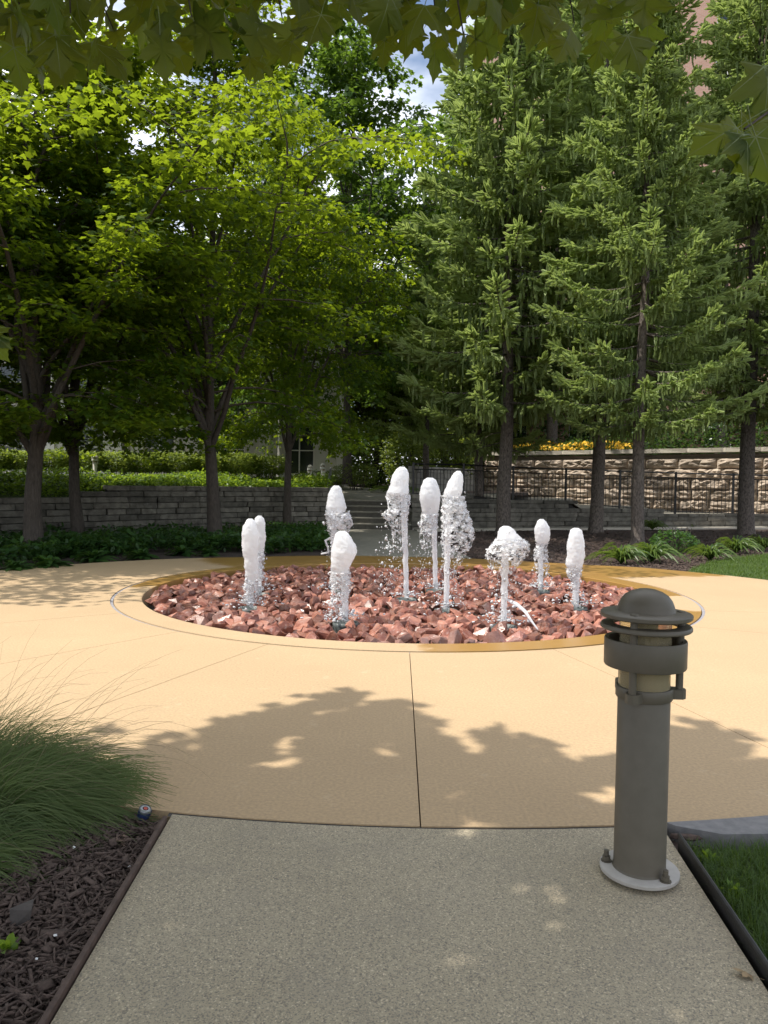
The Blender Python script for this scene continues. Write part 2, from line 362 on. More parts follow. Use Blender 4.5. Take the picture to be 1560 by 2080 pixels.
LEAF_OVAL = ([(0, 0, 0), (.26, .35, -.02), (.22, .7, -.05), (0, 1, -.12), (-.22, .7, -.05), (-.26, .35, -.02)], [(0, 1, 2), (0, 2, 3), (0, 3, 4), (0, 4, 5)])
BRUSH = ([(-.0, 0, 0), (.16, .12, 0), (.13, .8, 0), (0, 1, 0), (-.13, .8, 0), (-.16, .12, 0), (0, 0, 0), (0, .12, .16), (0, .8, .13), (0, 1, 0), (0, .8, -.13), (0, .12, -.16)],
         [(0, 1, 2), (0, 2, 3), (0, 3, 4), (0, 4, 5), (6, 7, 8), (6, 8, 9), (6, 9, 10), (6, 10, 11)])
def unit(v): return v/np.maximum(np.linalg.norm(v, axis=-1, keepdims=True), 1e-6)
def copy_tree(o, parent=None):
    c = o.copy(); COL.objects.link(c)
    if parent: c.parent = parent
    for ch in list(o.children): copy_tree(ch, c)
    return c

wA, wB, wC, wD = g(345, 1660), g(100, 2080), g(1350, 1682), g(1560, 2006)
def wlx(y): return wA.x+(wB.x-wA.x)*(y-wA.y)/(wB.y-wA.y)
def wrx(y): return wC.x+(wD.x-wC.x)*(y-wC.y)/(wD.y-wC.y)

# ================================================================ SETTING
CX, CY = 0.30, 10.27; R_IN, R_JOINT = 3.48, 3.84
def interp(x, xs, ys): return float(np.interp(x, xs, ys))
def r_out(deg):
    """outer edge of the plaza, angle in degrees counter-clockwise from +X about the fountain centre"""
    return interp(deg % 360, [0, 16, 29, 37, 46, 60, 90, 125, 145, 166, 185, 205, 330, 345, 360],
                  [6.6, 6.2, 5.8, 5.6, 5.1, 4.85, 4.8, 5.2, 5.9, 6.65, 6.95, 7.15, 7.15, 7.0, 6.6])
def pol(deg, r, z=0.0): return Vector((CX+r*math.cos(R_(deg)), CY+r*math.sin(R_(deg)), z))

# ground to the horizon
MBg = MB().box((-900, -900, -1.2), (900, 1500, -.32))
tag(MBg.build('ground', MT['soil']), kind='structure')
# mulched bed all round the plaza
V = []; F = []; NA = 180; radii_k = [0, .15, .5, 1.0, 1.8, 3, 5, 8, 12, 18, 28]
for i in range(NA):
    a = i*360/NA; ro = r_out(a)-.06
    for k in radii_k:
        p = pol(a, ro+k); front = p.y < 3.6
        z = -.045 + (.03*noise.noise(p*1.4)) + (.0 if k < .1 else .015*noise.noise(p*5)) - (.01 if front else 0)
        V.append((p.x, p.y, min(z, -.018)))
n = len(radii_k)
for i in range(NA):
    for j in range(n-1): F.append((i*n+j, i*n+j+1, ((i+1) % NA)*n+j+1, ((i+1) % NA)*n+j))
tag(link('mulch_bed', pymesh('mulch_bed', V, F, True), MT['mulch']), kind='structure')

# plaza: separate slabs with open joints between them
plaza_base = MB()
NB = 96
plaza_base.add([pol(i*360/NB, R_JOINT-.1, -.06) for i in range(NB)]+[pol(i*360/NB, r_out(i*360/NB)-.03, -.06) for i in range(NB)],
               [(i, NB+i, NB+(i+1) % NB, (i+1) % NB) for i in range(NB)])
plaza = tag(plaza_base.build('plaza', MT['soil']), kind='structure')
def ang(p): return math.degrees(math.atan2(p.y-CY, p.x-CX)) % 360
def joint(pin, pout):
    A = g(*pin); B = g(*pout); d = (B-A).normalized(); t = 0
    while t < 12:
        p = A+d*t
        if math.hypot(p.x-CX, p.y-CY) >= r_out(ang(p)): break
        t += .02
    return (ang(A), ang(p))
joints = [joint((832, 1325), (855, 1690)), joint((540, 1310), (200, 1432)), joint((350, 1285), (20, 1345)), joint((235, 1246), (0, 1266)),
          joint((1428, 1240), (1560, 1243)), joint((1424, 1275), (1560, 1286)), joint((1215, 1355), (1460, 1471)), (128, 128), (96, 96), (62, 62), (33, 33)]
joints.sort()
for i, (a0, b0) in enumerate(joints):
    a1, b1 = joints[(i+1) % len(joints)]
    if i == len(joints)-1: a1 += 360; b1 += 360
    gi = math.degrees(.0028/R_JOINT); go = math.degrees(.0028/6.5)
    a0_, a1_, b0_, b1_ = a0+gi, a1-gi, b0+go, b1-go
    n = max(6, int((b1_-b0_)/2)); V = []; F = []
    for k in range(n+1):
        f = k/n; ia = a0_+(a1_-a0_)*f; ib = b0_+(b1_-b0_)*f
        for t in (0, .5, 1):
            r0 = R_JOINT+.012; r1 = r_out(ib); V.append(pol(ia+(ib-ia)*t, r0+(r1-r0)*t))
    for k in range(n):
        for t in range(2): F.append((k*3+t, k*3+t+1, (k+1)*3+t+1, (k+1)*3+t))
    m0 = len(V); V += [Vector((p.x, p.y, -.10)) for p in V]
    for k in range(n): F += [(k*3, (k+1)*3, m0+(k+1)*3, m0+k*3), ((k+1)*3+2, k*3+2, m0+k*3+2, m0+(k+1)*3+2)]
    F += [(1, 0, m0, m0+1), (2, 1, m0+1, m0+2), (n*3, n*3+1, m0+n*3+1, m0+n*3), (n*3+1, n*3+2, m0+n*3+2, m0+n*3+1)]
    s = link('slab', pymesh('slab', V, F), MT['tan'], plaza)

# fountain: rim, sealant ring, pit
N = 128
fountain = empty('fountain', (CX, CY, 0), 0, 'round sunken fountain basin with concrete rim filled with red rocks', 'fountain')
MB().lathe([(R_IN, -.24), (R_IN, -.006), (R_IN+.01, 0), (R_JOINT-.03, .0), (R_JOINT-.022, -.08)], N).build('rim', MT['rim'], fountain)
MB().lathe([(R_JOINT-.022, -.010), (R_JOINT+.012, -.010)], N).build('sealant_ring', MT['seal'], fountain)
MB().disc(R_IN+.02, -.20, N).build('basin_floor', MT['soil'], fountain)

# grey walk towards the camera
wl_, wr_ = g(345, 1660).x, g(1350, 1684).x
edge = []
for k in range(25):
    x = wl_ + (wr_-wl_)*k/24; edge.append(Vector((x, CY-math.sqrt(7.165**2-(x-CX)**2), 0)))
V = [Vector((p.x, p.y, .0)) for p in edge]+[Vector((wlx(-6)+(wrx(-6)-wlx(-6))*k/24, -6.0, 0)) for k in range(25)]; n = 25
F = [(k+1, k, n+k, n+k+1) for k in range(n-1)]; m0 = len(V); V += [Vector((p.x, p.y, -.12)) for p in V]
F += [(k, k+1, m0+k+1, m0+k) for k in range(n-1)]+[(0, m0, m0+n, n), (n-1, 2*n-1, m0+2*n-1, m0+n-1)]
tag(link('sidewalk', pymesh('sidewalk', [(v[0], v[1], v[2]-.004) for v in V], F), MT['walk']), kind='structure')
# dark expansion-joint filler between walk and plaza
jf = []; n = 25
for k in range(n):
    x = wl_-.02+(wr_-wl_+.04)*k/24; jf += [(x, CY-math.sqrt(7.146**2-(x-CX)**2), -.0055), (x, CY-math.sqrt(7.175**2-(x-CX)**2), -.0105)]
tag(link('joint_filler', pymesh('joint_filler', jf, [(2*k, 2*k+1, 2*k+3, 2*k+2) for k in range(n-1)]), MT['edge_black']), kind='structure')
V = []; F = []; n = 22
for k in range(n):
    x = wr_+.02+k*.20
    far = CY-math.sqrt(max(7.16**2-(x-CX)**2, .1)); w_ = .03+.13*min(1, k/1.2)
    if x-CX > 5.6: break
    V += [Vector((x, far-.008, .012)), Vector((x-(.0 if k else -.03), far-.008-w_-.012*noise.noise(Vector((x*3, 0, 0))), .012))]
n = len(V)//2; m0 = len(V); V += [Vector((p.x, p.y, -.1)) for p in V]
F = [(2*k, 2*k+1, 2*k+3, 2*k+2) for k in range(n-1)]
for k in range(n-1): F += [(2*k+1, m0+2*k+1, m0+2*k+3, 2*k+3), (2*k+2, m0+2*k+2, m0+2*k, 2*k)]
F += [(0, m0, m0+1, 1)]
tag(link('kerb_strip', pymesh('kerb_strip', V, F), MT['apron']), kind='structure')
# lawns
lawn_poly = [(wrx(2.99)+.045, 2.99), (1.6, 3.02), (2.4, 3.1), (3.4, 3.45), (4.6, 4.2), (7, 5), (9, 1), (9, -6), (wrx(-6)+.045, -6)]
tag(link('front_lawn', pymesh('front_lawn', [(x, y, -.030) for x, y in lawn_poly], [tuple(range(len(lawn_poly)))]), MT['lawn']), kind='structure')
lf = [g(1395, 1160), g(1440, 1141), g(1500, 1131), g(1560, 1126), g(1760, 1124)]
far_lawn = [pol(a, r_out(a)+.015) for a in (28.5, 24, 20, 16, 12, 6, 0, -6)] + [Vector((12, 8, 0)), Vector((14, 13, 0))] + [Vector((p.x, p.y, 0)) for p in reversed(lf)]
tag(link('far_lawn', pymesh('far_lawn', [(p.x, p.y, -.012) for p in far_lawn], [tuple(range(len(far_lawn)))]), MT['lawn']), kind='structure')

# bed edgings
yl_ = g(345, 1660).y-.02; e = MB().prism([(wlx(-3)-.024, -3), (wlx(-3)-.006, -3), (wlx(yl_)-.006, yl_), (wlx(yl_)-.024, yl_)], -.10, .016)
tag(e.build('bed_edging', MT['edge_brown'], bevel=.004), 'thin brown edging strip between the bark bed and grey walk', 'edging')
yr_ = g(1420, 1712).y; e = MB().prism([(wrx(-3)+.016, -3), (wrx(-3)+.026, -3), (wrx(yr_)+.026, yr_), (wrx(yr_)+.016, yr_)], -.10, .034).tube([(wrx(-3)+.021, -3, .034), (wrx(yr_)+.021, yr_, .034)], .008, 8)
tag(e.build('lawn_edging', MT['edge_black']), 'black edging strip between the front lawn and grey walk', 'edging')

# ---------------------------------------------------------------- stone walls
def block_variant(seed, rough=.02, front=0.0, nx=1, nz=1):
    """unit block (centre origin, front at -Y), edges knocked off, optional rock face"""
    r = random.Random(seed); V = []; F = []
    if front == 0:
        bm = bmesh.new(); bmesh.ops.create_cube(bm, size=1)
        for v_ in bm.verts: v_.co += Vector((r.uniform(-1, 1)*rough, r.uniform(-1, 1)*rough*2, r.uniform(-1, 1)*rough*1.6))
        bmesh.ops.bevel(bm, geom=bm.edges[:], offset=.05, segments=1, affect='EDGES')
        for v_ in bm.verts: v_.co += Vector((r.uniform(-1, 1)*.012, r.uniform(-1, 1)*.025, r.uniform(-1, 1)*.02))
        me = bpy.data.meshes.new('stone'); bm.to_mesh(me); bm.free(); return me
    for j in range(nz+1):
        for i in range(nx+1):
            u, w = i/nx, j/nz; inside = 0 < i < nx and 0 < j < nz
            y = -.5 - (front*(.35+.65*r.random()) if inside else 0)
            ju = .25/nx*r.uniform(-1, 1) if inside else 0; jw = .25/nz*r.uniform(-1, 1) if inside else 0
            V.append((u-.5+ju, y, w-.5+jw))
    for j in range(nz):
        for i in range(nx):
            a = j*(nx+1)+i; F += ([(a, a+1, a+nx+2), (a, a+nx+2, a+nx+1)] if r.random() < .5 else [(a, a+1, a+nx+1), (a+1, a+nx+2, a+nx+1)])
    ring = [i for i in range(nx+1)]+[(j+1)*(nx+1)-1 for j in range(1, nz+1)]+[nz*(nx+1)+i for i in range(nx-1, -1, -1)]+[j*(nx+1) for j in range(nz-1, 0, -1)]
    b0 = len(V); V += [(V[i][0], .5, V[i][2]) for i in ring]
    for k in range(len(ring)): F.append((ring[(k+1) % len(ring)], ring[k], b0+k, b0+(k+1) % len(ring)))
    return pymesh('stone', V, F)
def resample(path):
    P = [Vector((p[0], p[1])) for p in path]; L = [0]
    for i in range(1, len(P)): L.append(L[-1]+(P[i]-P[i-1]).length)
    def f(s):
        s = min(max(s, 0), L[-1])
        return Vector((np.interp(s, L, [p.x for p in P]), np.interp(s, L, [p.y for p in P])))
    return f, L[-1]
def smooth_path(pts, n=60):
    P = [Vector((p[0], p[1])) for p in pts]; out = []
    for i in range(len(P)-1):
        p0, p1, p2, p3 = P[max(i-1, 0)], P[i], P[i+1], P[min(i+2, len(P)-1)]
        for k in range(8):
            t = k/8; out.append(.5*((2*p1)+(p2-p0)*t+(2*p0-5*p1+4*p2-p3)*t*t+(3*p1-p0-3*p2+p3)*t**3))
    return out+[P[-1]]
def course_wall(root, path, zbot, ztop, ch, lens, thick, variants, mat, proud=.02, core=None, name='stone', gap=.012, seed=1, hvar=.0):
    r = random.Random(seed); f, L = resample(path); zmax = max(ztop(s) for s in np.linspace(0, L, 80))
    z = zbot; row = 0
    for me in variants:
        if not me.materials: me.materials.append(mat)
    while z < zmax-.04:
        h = ch*(1+r.uniform(-hvar, hvar)); s = -r.uniform(0, lens[1])
        while s < L:
            l = r.uniform(*lens); s0, s1 = max(s, 0), min(s+l, L); s += l
            if s1-s0 < .10: continue
            sm = (s0+s1)/2
            if z+h*.6 > ztop(sm): continue
            A, B = f(s0), f(s1); d = B-A; a = math.atan2(d.y, d.x); nrm = Vector((-d.y, d.x)).normalized(); mid = (A+B)/2
            top = min(z+h, ztop(sm)+.02)
            o = link(name, r.choice(variants), None, root)
            pr = r.uniform(0, proud)
            o.location = (mid.x+nrm.x*(thick/2-pr), mid.y+nrm.y*(thick/2-pr), (z+top)/2); o.rotation_euler = (0, 0, a+(math.pi if False else 0))
            o.scale = (d.length-gap, thick, top-z-gap*.8)
        z += h; row += 1
    if core:
        V = []; F = []; ns = 60
        for k in range(ns+1):
            s = L*k/ns; p = f(s); q = f(min(s+.05, L))-f(max(s-.05, 0)); nrm = Vector((-q.y, q.x)).normalized()
            a = p+nrm*(.07); b_ = p+nrm*(thick-.02); zt = ztop(s)-.05
            V += [(a.x, a.y, zbot-.1), (a.x, a.y, zt), (b_.x, b_.y, zt), (b_.x, b_.y, zbot-.1)]
        for k in range(ns):
            for j in range(3): F.append((k*4+j, k*4+j+1, (k+1)*4+j+1, (k+1)*4+j))
        link('wall_core', pymesh('wall_core', V, F), core, root)
smooth_blocks = [block_variant(i, .02) for i in range(8)]
# left retaining wall (curves from the left up to the steps)
lw_pts = [g(-330, 1128), g(-160, 1112), g(0, 1101), g(160, 1093), g(300, 1087), g(440, 1081), g(583, 1076), g(667, 1075)]
lw = smooth_path(lw_pts); lwf, lwL = resample(lw)
def s_at_px(px, f, L):
    best = min((abs((Vector((f(s).x, f(s).y, 0))-CAM).dot(_R)/(Vector((f(s).x, f(s).y, 0))-CAM).dot(_F)*FPX+780-px), s) for s in np.linspace(0, L, 300)); return best[1]
s_step1, s_step2 = s_at_px(176, lwf, lwL), s_at_px(214, lwf, lwL)
def lw_top(s): return 1.02 if s < s_step1 else (1.17 if s < s_step2 else 1.33)
lroot = empty('retaining_wall', (lw[24].x, lw[24].y, 0), 0, 'grey stacked stone retaining wall left of the steps, shaded by the maples', 'wall')
_l = lroot.location.copy(); lroot.location = (0, 0, 0)
course_wall(lroot, lw, -.06, lw_top, .158, (.38, 1.0), .34, smooth_blocks, MT['stone'], .055, MT['stonecore'], seed=3, gap=.018)
# right low wall, stepping down
rw_pts = [g(836, 1076), g(930, 1075), g(1010, 1074), g(1160, 1073), g(1340, 1072), g(1560, 1071), g(1800, 1072)]
rw = smooth_path(rw_pts); rwf, rwL = resample(rw)
sr1, sr2, sr0 = s_at_px(1162, rwf, rwL), s_at_px(1345, rwf, rwL), s_at_px(985, rwf, rwL)
def rw_top(s): return 1.16 if s < sr0 else (.98 if s < sr1 else (.70 if s < sr2 else .50))
rroot = empty('retaining_wall', (0, 0, 0), 0, 'low dark stacked stone wall stepping down below the iron fence', 'wall')
course_wall(rroot, rw, -.06, rw_top, .155, (.45, 1.2), .34, smooth_blocks, MT['stone'], .03, MT['stonecore'], seed=5)
# flat kerb in front of it
V = []; F = []
for k in range(41):
    s = rwL*k/40; p = rwf(s); q = rwf(min(s+.1, rwL))-rwf(max(s-.1, 0)); nn_ = Vector((-q.y, q.x)).normalized()
    a = p-nn_*.42; b_ = p-nn_*.03
    V += [(a.x, a.y, -.08), (a.x, a.y, .03), (b_.x, b_.y, .03)]
for k in range(40): F += [(k*3+3, k*3+4, k*3+1, k*3), (k*3+4, k*3+5, k*3+2, k*3+1)]
tag(link('mowing_kerb', pymesh('mowing_kerb', V, F), MT['cap']), kind='structure')

# steps between the walls, walk below and path above
stl, strr = lwf(lwL), rwf(0); sy = (stl.y+strr.y)/2
wp = [pol(102, r_out(102)+.02), Vector((stl.x-.1, sy+.2, 0)), Vector((strr.x+.1, sy+.2, 0)), pol(72, r_out(72)+.02)]
tag(MB().prism([(p.x, p.y) for p in wp], -.1, -.004).build('walkway', MT['step']), kind='structure')
steps = empty('steps', (0, 0, 0), 0, 'flight of five shallow concrete steps between the two stone walls', 'steps')
SR, ST = .185, .36
for k in range(5):
    y0 = sy+.1+k*ST
    s_ = MB().box((stl.x+.02, y0, -.05 if k == 0 else SR*k-.02), (strr.x-.02, y0+ST+.30, SR*(k+1)-.045)).build('riser', MT['riser'], steps)
    s_ = MB().box((stl.x+.015, y0-.03, SR*(k+1)-.045), (strr.x-.015, y0+ST+.02, SR*(k+1))).build('tread', MT['step'], steps, bevel=.008)
ty = sy+.1+5*ST; tz = SR*5
V = [(stl.x-.2, ty-.02, tz-.004), (strr.x+.2, ty-.02, tz-.004), (strr.x+.6, ty+5, 1.2), (stl.x-1.6, ty+5, 1.28), (stl.x-3.8, ty+11, 1.42), (stl.x-1.4, ty+11, 1.42)]
tag(link('upper_path', pymesh('upper_path', V, [(0, 1, 2, 3), (3, 2, 5, 4)]), MT['step']), kind='structure')
# cheek walls beside the steps
for nm, xa, xb, lab in (('cheek_wall', stl.x-.36, stl.x, 'short stone cheek wall along the left side of the steps'), ('cheek_wall', strr.x, strr.x+.36, 'short stone cheek wall along the right side of the steps')):
    r_ = empty(nm, (0, 0, 0), 0, lab, 'wall')
    px_ = xb if 'left' in lab else xa
    pth = [(px_, sy+2.6), (px_, sy+.05)] if 'left' in lab else [(px_, sy+.05), (px_, sy+2.6)]
    pth = list(reversed(pth)) if 'left' in lab else list(reversed(pth))
    course_wall(r_, pth, -.05, lambda s: 1.30 if px_ < 0 else 1.14, .158, (.5, .9), .34, smooth_blocks, MT['stone'], .0, None, seed=11)
# terraces: left (behind the wall), right (behind the low wall up to the tall wall)
V = []; F = []; NS = 40; offs = [.10, .6, 1.6, 3.2, 6, 12, 30]
for k in range(NS+1):
    s = lwL*k/NS; p = lwf(s); zt = lw_top(s)-.03
    for o_ in offs:
        z = zt+(1.62-zt)*min(1, o_/3.2)+.02*noise.noise(Vector((p.x, p.y+o_, 0)))
        V.append((p.x-(.35*o_ if k == 0 else 0)+(0 if k < NS else -.30), p.y+o_, z))
n = len(offs)
for k in range(NS):
    for j in range(n-1): F.append((k*n+j, (k+1)*n+j, (k+1)*n+j+1, k*n+j+1))
tag(link('upper_lawn', pymesh('upper_lawn', V, F, True), MT['lawn']), kind='structure')
V = [(stl.x-3, ty+4.5, 1.10), (strr.x+5, ty+4.5, 1.10), (12, 62, 1.6), (-25, 62, 1.6)]
tag(link('back_ground', pymesh('back_ground', V, [(0, 1, 2, 3)]), MT['mulch']), kind='structure')
V = []; F = []
for k in range(NS+1):
    s = rwL*k/NS; p = rwf(s); zt = rw_top(s)-.03
    for o_ in (.1, 2.0, 14): V.append((p.x+(o_*.25), p.y+o_, zt))
for k in range(NS):
    for j in range(2): F.append((k*3+j, (k+1)*3+j, (k+1)*3+j+1, k*3+j+1))
tag(link('ramp', pymesh('ramp', V, F), MT['step']), kind='structure')

# tall rough-faced wall with cap
TA = at(985, 919, 38.5); TB = at(1500, 909, 31.0); ZC = (TA.z+TB.z)/2
dirw = Vector((TB.x-TA.x, TB.y-TA.y)).normalized(); TE = Vector((TB.x, TB.y))+dirw*5
tw = [(TA.x, TA.y), (TE.x, TE.y)]; twl = (TE-Vector((TA.x, TA.y))).length
troot = empty('boundary_wall', (0, 0, 0), 0, 'tall rough-faced tan stone wall with pale cap behind the iron fence', 'wall')
rock_blocks = [block_variant(20+i, front=.75, nx=9, nz=5) for i in range(9)]
course_wall(troot, tw, .1, lambda s: ZC-.2, .45, (.7, 1.9), .30, rock_blocks, MT['rough_stone'], .05, MT['mortar'], gap=.02, seed=8)
f_, L_ = resample(tw); s = 0; capm = block_variant(77, .004); capm.materials.append(MT['cap'])
while s < L_:
    l = min(1.45, L_-s); p = f_(s+l/2); o = link('cap_stone', capm, None, troot)
    nrm = Vector((-dirw.y, dirw.x)); o.location = (p.x+nrm.x*.12, p.y+nrm.y*.12, ZC-.09); o.rotation_euler = (0, 0, math.atan2(dirw.y, dirw.x)); o.scale = (l-.008, .62, .19); s += l
# pale block wall at its left end
PB0 = at(838, 1005, 33); PB1 = Vector((TA.x-.12, TA.y-.2, 0))
proot = empty('boundary_wall', (0, 0, 0), 0, 'pale squared block wall behind the fence beside the steps', 'wall')
course_wall(proot, [(PB0.x, PB0.y), (PB1.x, PB1.y)], .7, lambda s: 2.36, .27, (.35, .8), .3, smooth_blocks2 if False else [block_variant(90+i, .02) for i in range(5)], MT['pale_block'], .04, MT['stonecore'], seed=4)
# planting ground behind the tall wall
nrm = Vector((-dirw.y, dirw.x)); V = [(TA.x+nrm.x*.3-1, TA.y+nrm.y*.3+1, ZC-.22), (TE.x+nrm.x*.3, TE.y+nrm.y*.3, ZC-.22), (TE.x+20, TE.y+12, ZC-.22), (TA.x+12, TA.y+25, ZC-.22), (TA.x-1, TA.y+25, ZC-.22)]
tag(link('raised_bed', pymesh('raised_bed', V, [(0, 1, 2, 3, 4)]), MT['soil']), kind='structure')

# ---------------------------------------------------------------- iron fence
fence = empty('iron_fence', (0, 0, 0), 0, 'black iron picket fence above the low stone wall on the right', 'fence')
post_px = [(840, 941, 1006), (942, 943, 1012), (1043, 948, 1018), (1150, 952, 1022), (1260, 956, 1033), (1373, 960, 1042), (1490, 963, 1046), (1612, 966, 1050), (1740, 970, 1054)]
pp = []
for px, yt, yb in post_px:
    s = s_at_px(px, rwf, rwL); q = rwf(s); dep = q.y+.28
    T = at(px, yt, dep); B = at(px, yb, dep); pp.append((Vector((T.x, dep, T.z)), B.z))
pick_me = None
for i, (T, bz) in enumerate(pp):
    MB().box((T.x-.035, T.y-.035, bz-.30), (T.x+.035, T.y+.035, T.z+.03)).build('post', MT['black'], fence)
    if i == len(pp)-1: break
    U_, ub = pp[i+1]
    for nm, dz in (('top_rail', -.02), ('upper_rail', -.20), ('bottom_rail', None)):
        a = Vector((T.x, T.y, T.z+dz if dz is not None else bz+.06)); b_ = Vector((U_.x, U_.y, U_.z+dz if dz is not None else ub+.06))
        MB().tube([a, b_], .026 if dz == -.02 else .018, 4).build(nm, MT['black'], fence)
    n = 15
    for k in range(1, n):
        f = k/n; a = T.lerp(U_, f); zb = bz+(ub-bz)*f
        if pick_me is None:
            pick_me = MB().box((-.009, -.009, 0), (.009, .009, 1)).mesh('picket'); pick_me.materials.append(MT['black'])
        o = link('picket', pick_me, None, fence); o.location = (a.x, a.y, zb+.02); o.scale = (1, 1, a.z-.19-zb-.02)
# handrail post by the steps
hp = at(671, 1014, stl.y+2.2); ht = at(671, 951, stl.y+2.2)
hr = empty('handrail', (hp.x, hp.y, tz-.05), 0, 'short grey metal handrail at the top of the steps', 'handrail')
MB().box((-.035, -.035, 0), (.035, .035, ht.z-tz+.05)).build('post', MT['rail'], hr)
MB().tube([(0, 0, ht.z-tz+.06), (.02, -2.0, .32)], .028, 8).build('rail', MT['rail'], hr)
MB().box((-.015, -2.03, -.42), (.055, -1.96, .34)).build('post', MT['rail'], hr)

# ---------------------------------------------------------------- buildings
def facade(root, x0, x1, z0, z1, wins, mat, depth=.25):
    """wall in local XZ (front -Y) with real openings; wins = list of (xa,xb,za,zb)"""
    xs = sorted({x0, x1} | {w[0] for w in wins} | {w[1] for w in wins}); zs = sorted({z0, z1} | {w[2] for w in wins} | {w[3] for w in wins})
    mb = MB()
    for i in range(len(xs)-1):
        for j in range(len(zs)-1):
            xm, zm = (xs[i]+xs[i+1])/2, (zs[j]+zs[j+1])/2
            if any(w[0] < xm < w[1] and w[2] < zm < w[3] for w in wins): continue
            mb.add([(xs[i], 0, zs[j]), (xs[i+1], 0, zs[j]), (xs[i+1], 0, zs[j+1]), (xs[i], 0, zs[j+1])], [(0, 1, 2, 3)])
    for a, b_, c_, d_ in wins:
        mb.add([(a, 0, c_), (b_, 0, c_), (b_, 0, d_), (a, 0, d_), (a, depth, c_), (b_, depth, c_), (b_, depth, d_), (a, depth, d_)], [(0, 4, 5, 1), (1, 5, 6, 2), (2, 6, 7, 3), (3, 7, 4, 0)])
    return mb.build('wall', mat, root)
def window(root, a, b_, c_, d_, frame, depth=.2, mull=1):
    w = MB(); t = .07
    w.box((a, depth-.08, c_), (a+t, depth, d_)).box((b_-t, depth-.08, c_), (b_, depth, d_)).box((a+t, depth-.08, d_-t), (b_-t, depth, d_)).box((a+t, depth-.08, c_), (b_-t, depth, c_+t))
    for k in range(mull): x = a+(b_-a)*(k+1)/(mull+1); w.box((x-.03, depth-.06, c_+t), (x+.03, depth-.01, d_-t))
    w.box((a+t, depth-.055, (c_+d_)/2-.025), (b_-t, depth-.012, (c_+d_)/2+.025))
    o = w.build('window', frame, root)
    MB().box((a+.02, depth-.03, c_+.02), (b_-.02, depth-.02, d_-.02)).build('pane', MT['glass'], o)
    MB().box((a-.12, -.10, c_-.12), (b_+.12, .02, c_-.002)).build('sill', frame, o)
ab = empty('apartment_building', (-13, 36, 1.55), R_(3), 'cream stucco apartment building behind the maples and the hedge', 'building')
wins = []; bays = [-11.6, -8.2, -4.9, -1.4, 2.0, 5.4, 8.8]
for fl, zf in enumerate((.55, 3.75, 6.9)):
    for bx in bays: wins.append((bx-.75, bx+.75, zf if fl else .35, zf+(1.75 if fl else 2.2)))
facade(ab, -13.5, 11.2, -.4, 9.6, wins, MT['cream'])
for w in wins: window(ab, *w, MT['creamtrim'])
MB().box((11.195, 0.002, -.4), (11.25, 11, 9.6)).build('side_wall', MT['cream'], ab)
for bx in (-13.2, -10.0, -6.6, -3.2, .3, 3.7, 7.1, 10.9): MB().box((bx-.25, -.14, -.4), (bx+.25, -.003, 9.3)).build('pilaster', MT['creamtrim'], ab)
for z in (3.1, 6.3): MB().box((-13.5, -.19, z), (11.3, -.145, z+.22)).build('band', MT['creamtrim'], ab)
MB().box((-13.9, -.55, 9.6), (11.7, 11, 9.9)).build('cornice', MT['creamtrim'], ab)
MB().add([(-13.9, -.6, 9.905), (11.7, -.6, 9.905), (11.7, 11, 9.905), (-13.9, 11, 9.905), (-10, 4, 11.9), (8, 4, 11.9)], [(0, 1, 5, 4), (1, 2, 5), (2, 3, 4, 5), (3, 0, 4)]).build('roof', MT['roof'], ab)
for bx in (-8.2, -4.9, 2.0, 5.4):
    r_ = MB().box((bx-1.25, -1.0, .05), (bx+1.25, -.02, .2)); bal = r_.build('balcony', MT['creamtrim'], ab)
    k_ = MB().box((bx-1.25, -1.0, 1.12), (bx+1.25, -.96, 1.17))
    for q in range(21): x = bx-1.24+q*.124; k_.box((x-.01, -.99, .2), (x+.01, -.97, 1.12))
    k_.build('railing', MT['black'], bal)
# brick building on the right
bd = empty('brick_building', (6.2, 52, ZC-.3), R_(-20), 'tall orange brick building behind the spruces with ivy at its foot', 'building')
bw = []
for fl in range(9):
    for bx in (3.0, 7.2, 11.4, 15.6, 19.8, 24.0): bw.append((bx-.7, bx+.7, 1.4+fl*3.7, 3.4+fl*3.7))
facade(bd, 0, 30, -.5, 36, bw, MT['brick'])
for w in bw: window(bd, *w, MT['white'])
MB().box((-.05, .003, -.5), (-.005, 14, 36)).build('side_wall', MT['brick'], bd)
MB().box((-.2, -.25, 36.0), (30, 14, 36.5)).build('cornice', MT['cap'], bd)

# ================================================================ VEGETATION
def merge(parts):
    V = []; F = []; T = []; o = 0
    for v, f, t in parts: V.append(v); F.append(f+o); T.append(t); o += len(v)
    return np.concatenate(V), np.concatenate(F), np.concatenate(T)
def tubes_mesh(name, tubes, k=6):
    V = []; F = []; o = 0
    for pts, rad, kk in tubes:
        v, f = tube_np(pts, rad, kk); V += v; F += [tuple(i+o for i in q) for q in f]; o += len(v)
    return pymesh(name, V, F, True)

